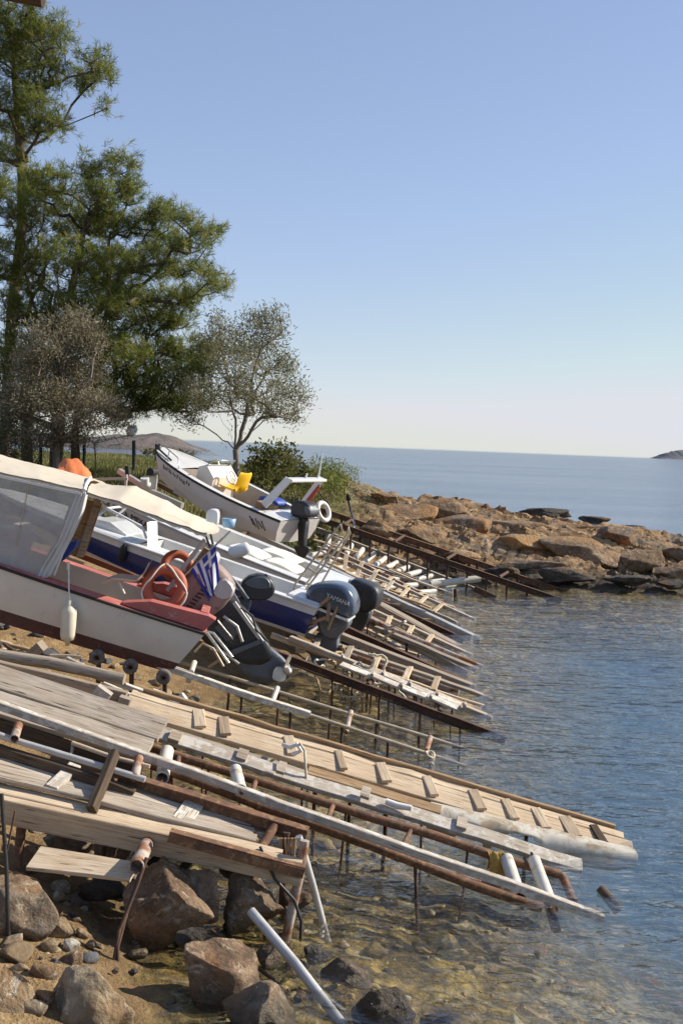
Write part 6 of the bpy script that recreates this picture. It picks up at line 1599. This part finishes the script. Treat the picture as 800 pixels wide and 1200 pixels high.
# headland blocks
HB = [(441, 621, 30.6, 22, 10, 'rock_ochre', 'blocky tan slab beside the green plant at the beach'), (470, 604, 34.0, 36, 13, 'rock_ochre', 'long brown block in the upper middle of the headland, flat faced'), (520, 598, 35.5, 34, 17, 'rock_ochre', 'big square topped brown block right of the long one'),
      (452, 582, 37, 16, 7, 'rock_ochre', 'small tan block on the headland skyline near the scrub'), (500, 628, 31.5, 30, 10, 'rock_ochre', 'yellowish split slab above the sandy slope'), (545, 622, 33.5, 32, 14, 'rock_brown', 'dark lens shaped block in the middle of the headland'),
      (597, 620, 36, 34, 10, 'rock_ochre', 'low tan ridge block behind the wide ochre slab'), (606, 640, 32.5, 40, 12, 'rock_ochre', 'rounded brown hump in front of the middle of the headland'), (686, 648, 32, 50, 15, 'rock_ochre', 'wide smooth ochre slab, the largest on the headland'), (752, 655, 32, 34, 15, 'rock_ochre', 'squarish brown slab right of the widest ochre slab'),
      (720, 628, 35.5, 28, 9, 'rock_brown', 'brown block standing behind the widest slab'), (640, 604, 42, 42, 7, 'rock_wet', 'dark ridge rock on the seaward side of the headland'), (570, 600, 41, 30, 7, 'rock_brown', 'brown ridge rock on the skyline before the open sea'), (790, 648, 34, 18, 8, 'rock_brown', 'low brown rock at the right edge of the picture'),
      (790, 670, 31, 20, 8, 'rock_ochre', 'tan rock at the right edge above the wet rocks'), (540, 650, 30.3, 26, 7, 'rock_ochre', 'flat orange slab by the end of the sandy slope'), (590, 668, 29.6, 24, 6, 'rock_wet', 'wet grey rock by the lower end of the rusty rails'), (660, 676, 29.5, 40, 7, 'rock_wet', 'long dark wet rock along the waterline under the widest slab'),
      (735, 680, 29.4, 40, 6, 'rock_wet', 'dark wet ledge at the waterline right of the centre'), (785, 686, 29.3, 26, 5, 'rock_wet', 'dark wet ledge at the waterline by the right edge'), (420, 600, 34, 20, 7, 'rock_rust', 'reddish rock behind the small flag'), (405, 612, 32.5, 14, 6, 'rock_pale', 'pale rock left of the small flag'),
      (660, 618, 38, 30, 6, 'rock_ochre', 'low tan rock on the far crest of the headland'), (620, 660, 30.5, 30, 6, 'rock_brown', 'brown flat rock before the widest slab, above the wet rocks')]
for i, (px, py, Y, rx, ry, mat, lab) in enumerate(HB):
    p = at(px, py, Y); sx, sz = rx * Y / F, ry * Y / F
    p.z = max(p.z, gz(p.x, p.y) + sz * .1) if mat != 'rock_wet' else p.z
    o = rock_mesh(p, (sx * 1.45, sx * .9, sz * 1.3) if mat != 'rock_wet' else (sx * .95, sx * .7, sz * 1.5), 300 + i, 14, 4, .09 if mat != 'rock_wet' else .2).build('rock_block', mat); tag(o, lab, 'rock', 'rock blocks of the headland')
for i, (px, py, Y, rx, ry, lab) in enumerate([(697, 606, 58, 20, 4, 'dark skerry just off the headland in the open sea'), (738, 617, 56, 26, 3, 'low flat skerry furthest right in the open sea')]):
    p = at(px, py, Y); tag(rock_mesh(p - Vector((0, 0, .1)), (rx * Y / F, rx * Y / F * .6, ry * Y / F * 1.4), 400 + i, 10, 4, .14).build('skerry', 'rock_wet'), lab, 'rock')

# ------------------------------------------------------------------ things around the boats
# rope and net heap
rng.seed(31); o = thing('rope_heap', 'tangled heap of old ropes and netting on the slipway under the large outboard', 'ropes', at(398, 800, 15.8))
for j in range(16):
    c = at(rng.uniform(362, 436), rng.uniform(772, 806), rng.uniform(15.5, 16.2)); c = at(*(lambda x: (x, 778 + (x - 366) * .42 + rng.gauss(0, 7)))(rng.uniform(366, 432)), rng.uniform(15.4, 16.1))
    pts = []; d = Vector((rng.gauss(0, 1), rng.gauss(0, .5), rng.gauss(0, .3)))
    for i in range(18):
        d += Vector((rng.gauss(0, .6), rng.gauss(0, .5), rng.gauss(0, .4))); d.normalize(); c = c + d * .055 + Vector((.012, 0, -.006)); pts.append(c.copy())
    MB().tube(pts, rng.uniform(.010, .022), 6).build('rope', rng.choice(['rope', 'rope', 'white_rope', 'net']), o)
# small flag on the rails by the headland
b_ = at(417, 622, 30.5); t_ = at(408, 586, 30.5)
o = thing('flag', 'small blue and white flag drooping on a dark float pole by the far rails', 'flag', b_)
MB().tube([b_, t_], .03, 8).build('pole', 'black_metal', o)
MB().lathe([(.001, 0), (.07, .02), (.07, .16), (.001, .18)], t_ - Vector((0, 0, .02)), (0, 0, 1), 10).build('float', 'rubber', o)
def fd2(u, v): return Vector((.16 * u + .05 * v * u, -.12 * math.sin(u * 8) * .4 - .05 * u, -.72 * u * (1 - .2 * v)))
flag_mesh(at(410, 592, 30.45), Vector((.16, 0, -.98)), fd2, .7, .30, 0, o, 27, 18)
# winch post and trailer beams in front of the far boat
b_ = at(178, 582, 25.5); o = thing('winch_stand', 'grey winch post with a black roller on top at the bow of the far boat', 'winch', b_)
MB().plank(b_, at(181, 556, 25.5), .16, .12, (0, -1, 0), .002).build('post', 'galv', o)
MB().tube([at(176, 553, 25.3), at(186, 553, 25.7)], .09, 12).build('roller', 'rubber', o)
MB().tube([at(170, 560, 25.2), at(170, 568, 25.25), at(174, 570, 25.3)], .10, 10).build('winch_drum', 'white_plastic', o)
MB().plank(at(172, 556, 25.4), at(192, 557, 25.6), .05, .05).build('crank', 'dark_rust', o)
MB().plank(at(140, 552, 26.5), at(178, 576, 25.6), .10, .12, (0, 0, 1), .003).build('beam', 'galv', o)
MB().plank(at(178, 576, 25.4), at(214, 592, 24.8), .10, .10, (0, 0, 1), .003).build('beam', 'galv', o)
MB().plank(at(182, 566, 25.9), at(210, 580, 25.2), .08, .10, (0, 0, 1), .003).build('beam', 'dark_rust', o)
MB().tube([at(149, 546, 26.2), at(150, 556, 26.2)], .06, 10).build('bow_stop', 'rubber', o)
for (x, y) in ((148, 560), (178, 584), (212, 595)):
    post(at(x, y - 4, 25.6), o, .04, 'galv', name='leg')
# fence posts on the field
for i, (x, y0, y1, Y, lab) in enumerate([(157, 516, 556, 31, 'dark slim post with a white float on its tip, on the field'), (183, 520, 533, 45, 'left of two dark posts near the sea beyond the field'), (187, 520, 533, 45, 'right of two dark posts near the sea beyond the field'), (99, 512, 546, 31, 'thin dark stake among the trunks at left'), (48, 512, 545, 31.5, 'thin dark stake at the far left under the trees')]):
    b_ = onground(x, y1, Y); o = tag(MB().tube([b_, at(x, (y0 + y1) / 2, Y), at(x, y0, Y)], .045 if Y > 35 else .05, 8, wob=.03).build('fence_post', 'black_metal'), lab, 'post', 'posts on the field')
mb = rock_mesh(at(154, 503, 31), (.17, .15, .2), 500, 4, 3, .08); tag(mb.build('float', 'white_plastic'), 'dirty white plastic float hung on the tip of the slim post', 'float')
# orange tarpaulin and clutter
mb = MB(); g = []
for i in range(13):
    r_ = []
    for j in range(9):
        u, v = i / 12, j / 8; p = at(66 + 44 * u, 552 + 14 * u, 26 + 1.4 * (v - .5)); p.z += .42 * math.sin(math.pi * min(1, max(0, u))) ** .6 * (1 - (2 * v - 1) ** 2) + .03 * math.sin(u * 17 + v * 9); r_.append(p)
    g.append(r_)
mb.sheet(g, .02); tag(mb.build('tarpaulin', 'orange_tarp'), 'faded orange tarpaulin heap just above the cream roof', 'tarpaulin')
tag(MB().plank(at(72, 548, 26), at(118, 566, 25.6), .05, .07).build('pole', 'dark_rust'), 'dark pole lying along the orange tarpaulin', 'pole')
tag(MB().plank(at(108, 562, 25), at(150, 561, 25), .06, .06).build('loose_board', 'pale_wood'), 'pale batten lying behind the cream awning', 'board')
# cradle rollers under the red and white boat
for i, (x, y, lab) in enumerate([(114, 770, 'left of the three cradle wheels under the brown boat bottom'), (153, 781, 'middle one of the three cradle wheels under the brown boat bottom'), (192, 793, 'right of the three cradle wheels under the brown boat bottom')]):
    c = at(x, y, 12.55); o = thing('cradle_wheel', lab, 'wheel', c - Vector((0, 0, .08)), 'cradle wheels')
    MB().lathe([(.03, -.05), (.075, -.05), (.085, -.03), (.085, .03), (.075, .05), (.03, .05)], c, (0.1, -1, 0), 18, True).build('tyre', 'roller', o)
    MB().tube([c + Vector((-.01, .09, 0)), c + Vector((.01, -.06, 0))], .03, 10, hollow=True).build('axle', 'rust', o)
    MB().plank(c + Vector((0, .1, 0)), c + Vector((0, .12, -.45)), .05, .04, (0, 1, 0), .002).build('fork', 'dark_rust', o)
# broken wood and rubble beside it
rng.seed(12)
scr = [('pale_wood', 'pale split offcut'), ('tan_wood', 'tan broken slat'), ('grey_wood', 'grey weathered offcut'), ('brown_wood', 'dark wooden chip'), ('white_wood', 'whitish painted slat')]
for i in range(18):
    x = rng.uniform(0, 112); y = 748 + x * .29 + rng.uniform(0, 17); p = at(x, y, 11.2 + rng.uniform(-.3, .3)); an = rng.uniform(-.7, .5)
    m_, t_ = scr[i % 5]
    o = MB().plank(p, p + Vector((math.cos(an) * rng.uniform(.12, .34), rng.gauss(0, .12), -.06 + rng.gauss(0, .04))), rng.uniform(.03, .07), rng.uniform(.02, .04)).build('wood_scrap', m_)
    tag(o, t_ + ' among the litter of scrap wood beside the red and white boat', 'wood scrap', 'scrap wood beside the boat')
tag(MB().plank(at(24, 777, 10.9), at(50, 756, 10.8), .10, .10, (0, -1, 0), .003).build('wood_block', 'grey_wood'), 'thick grey squared block of wood leaning in the scrap heap', 'block')
# roof pole end in the top corner, carried by a post outside the picture
p0, p1 = at(-260, -60, 5.0), at(51, 0, 5.0)
o = thing('roof_pole', 'brown rounded pole end of a shelter roof in the top left corner', 'pole', p0)
MB().tube([p0 + Vector((-.4, 0, .02)), lerp(p0, p1, .5), p1], .032, 12).build('pole', 'brown_wood', o)
MB().tube([p0 + Vector((-.1, 0, -.02)), Vector((p0.x - .1, p0.y, gz(p0.x, p0.y) - .1))], .06, 10).build('upright', 'tan_wood', o)
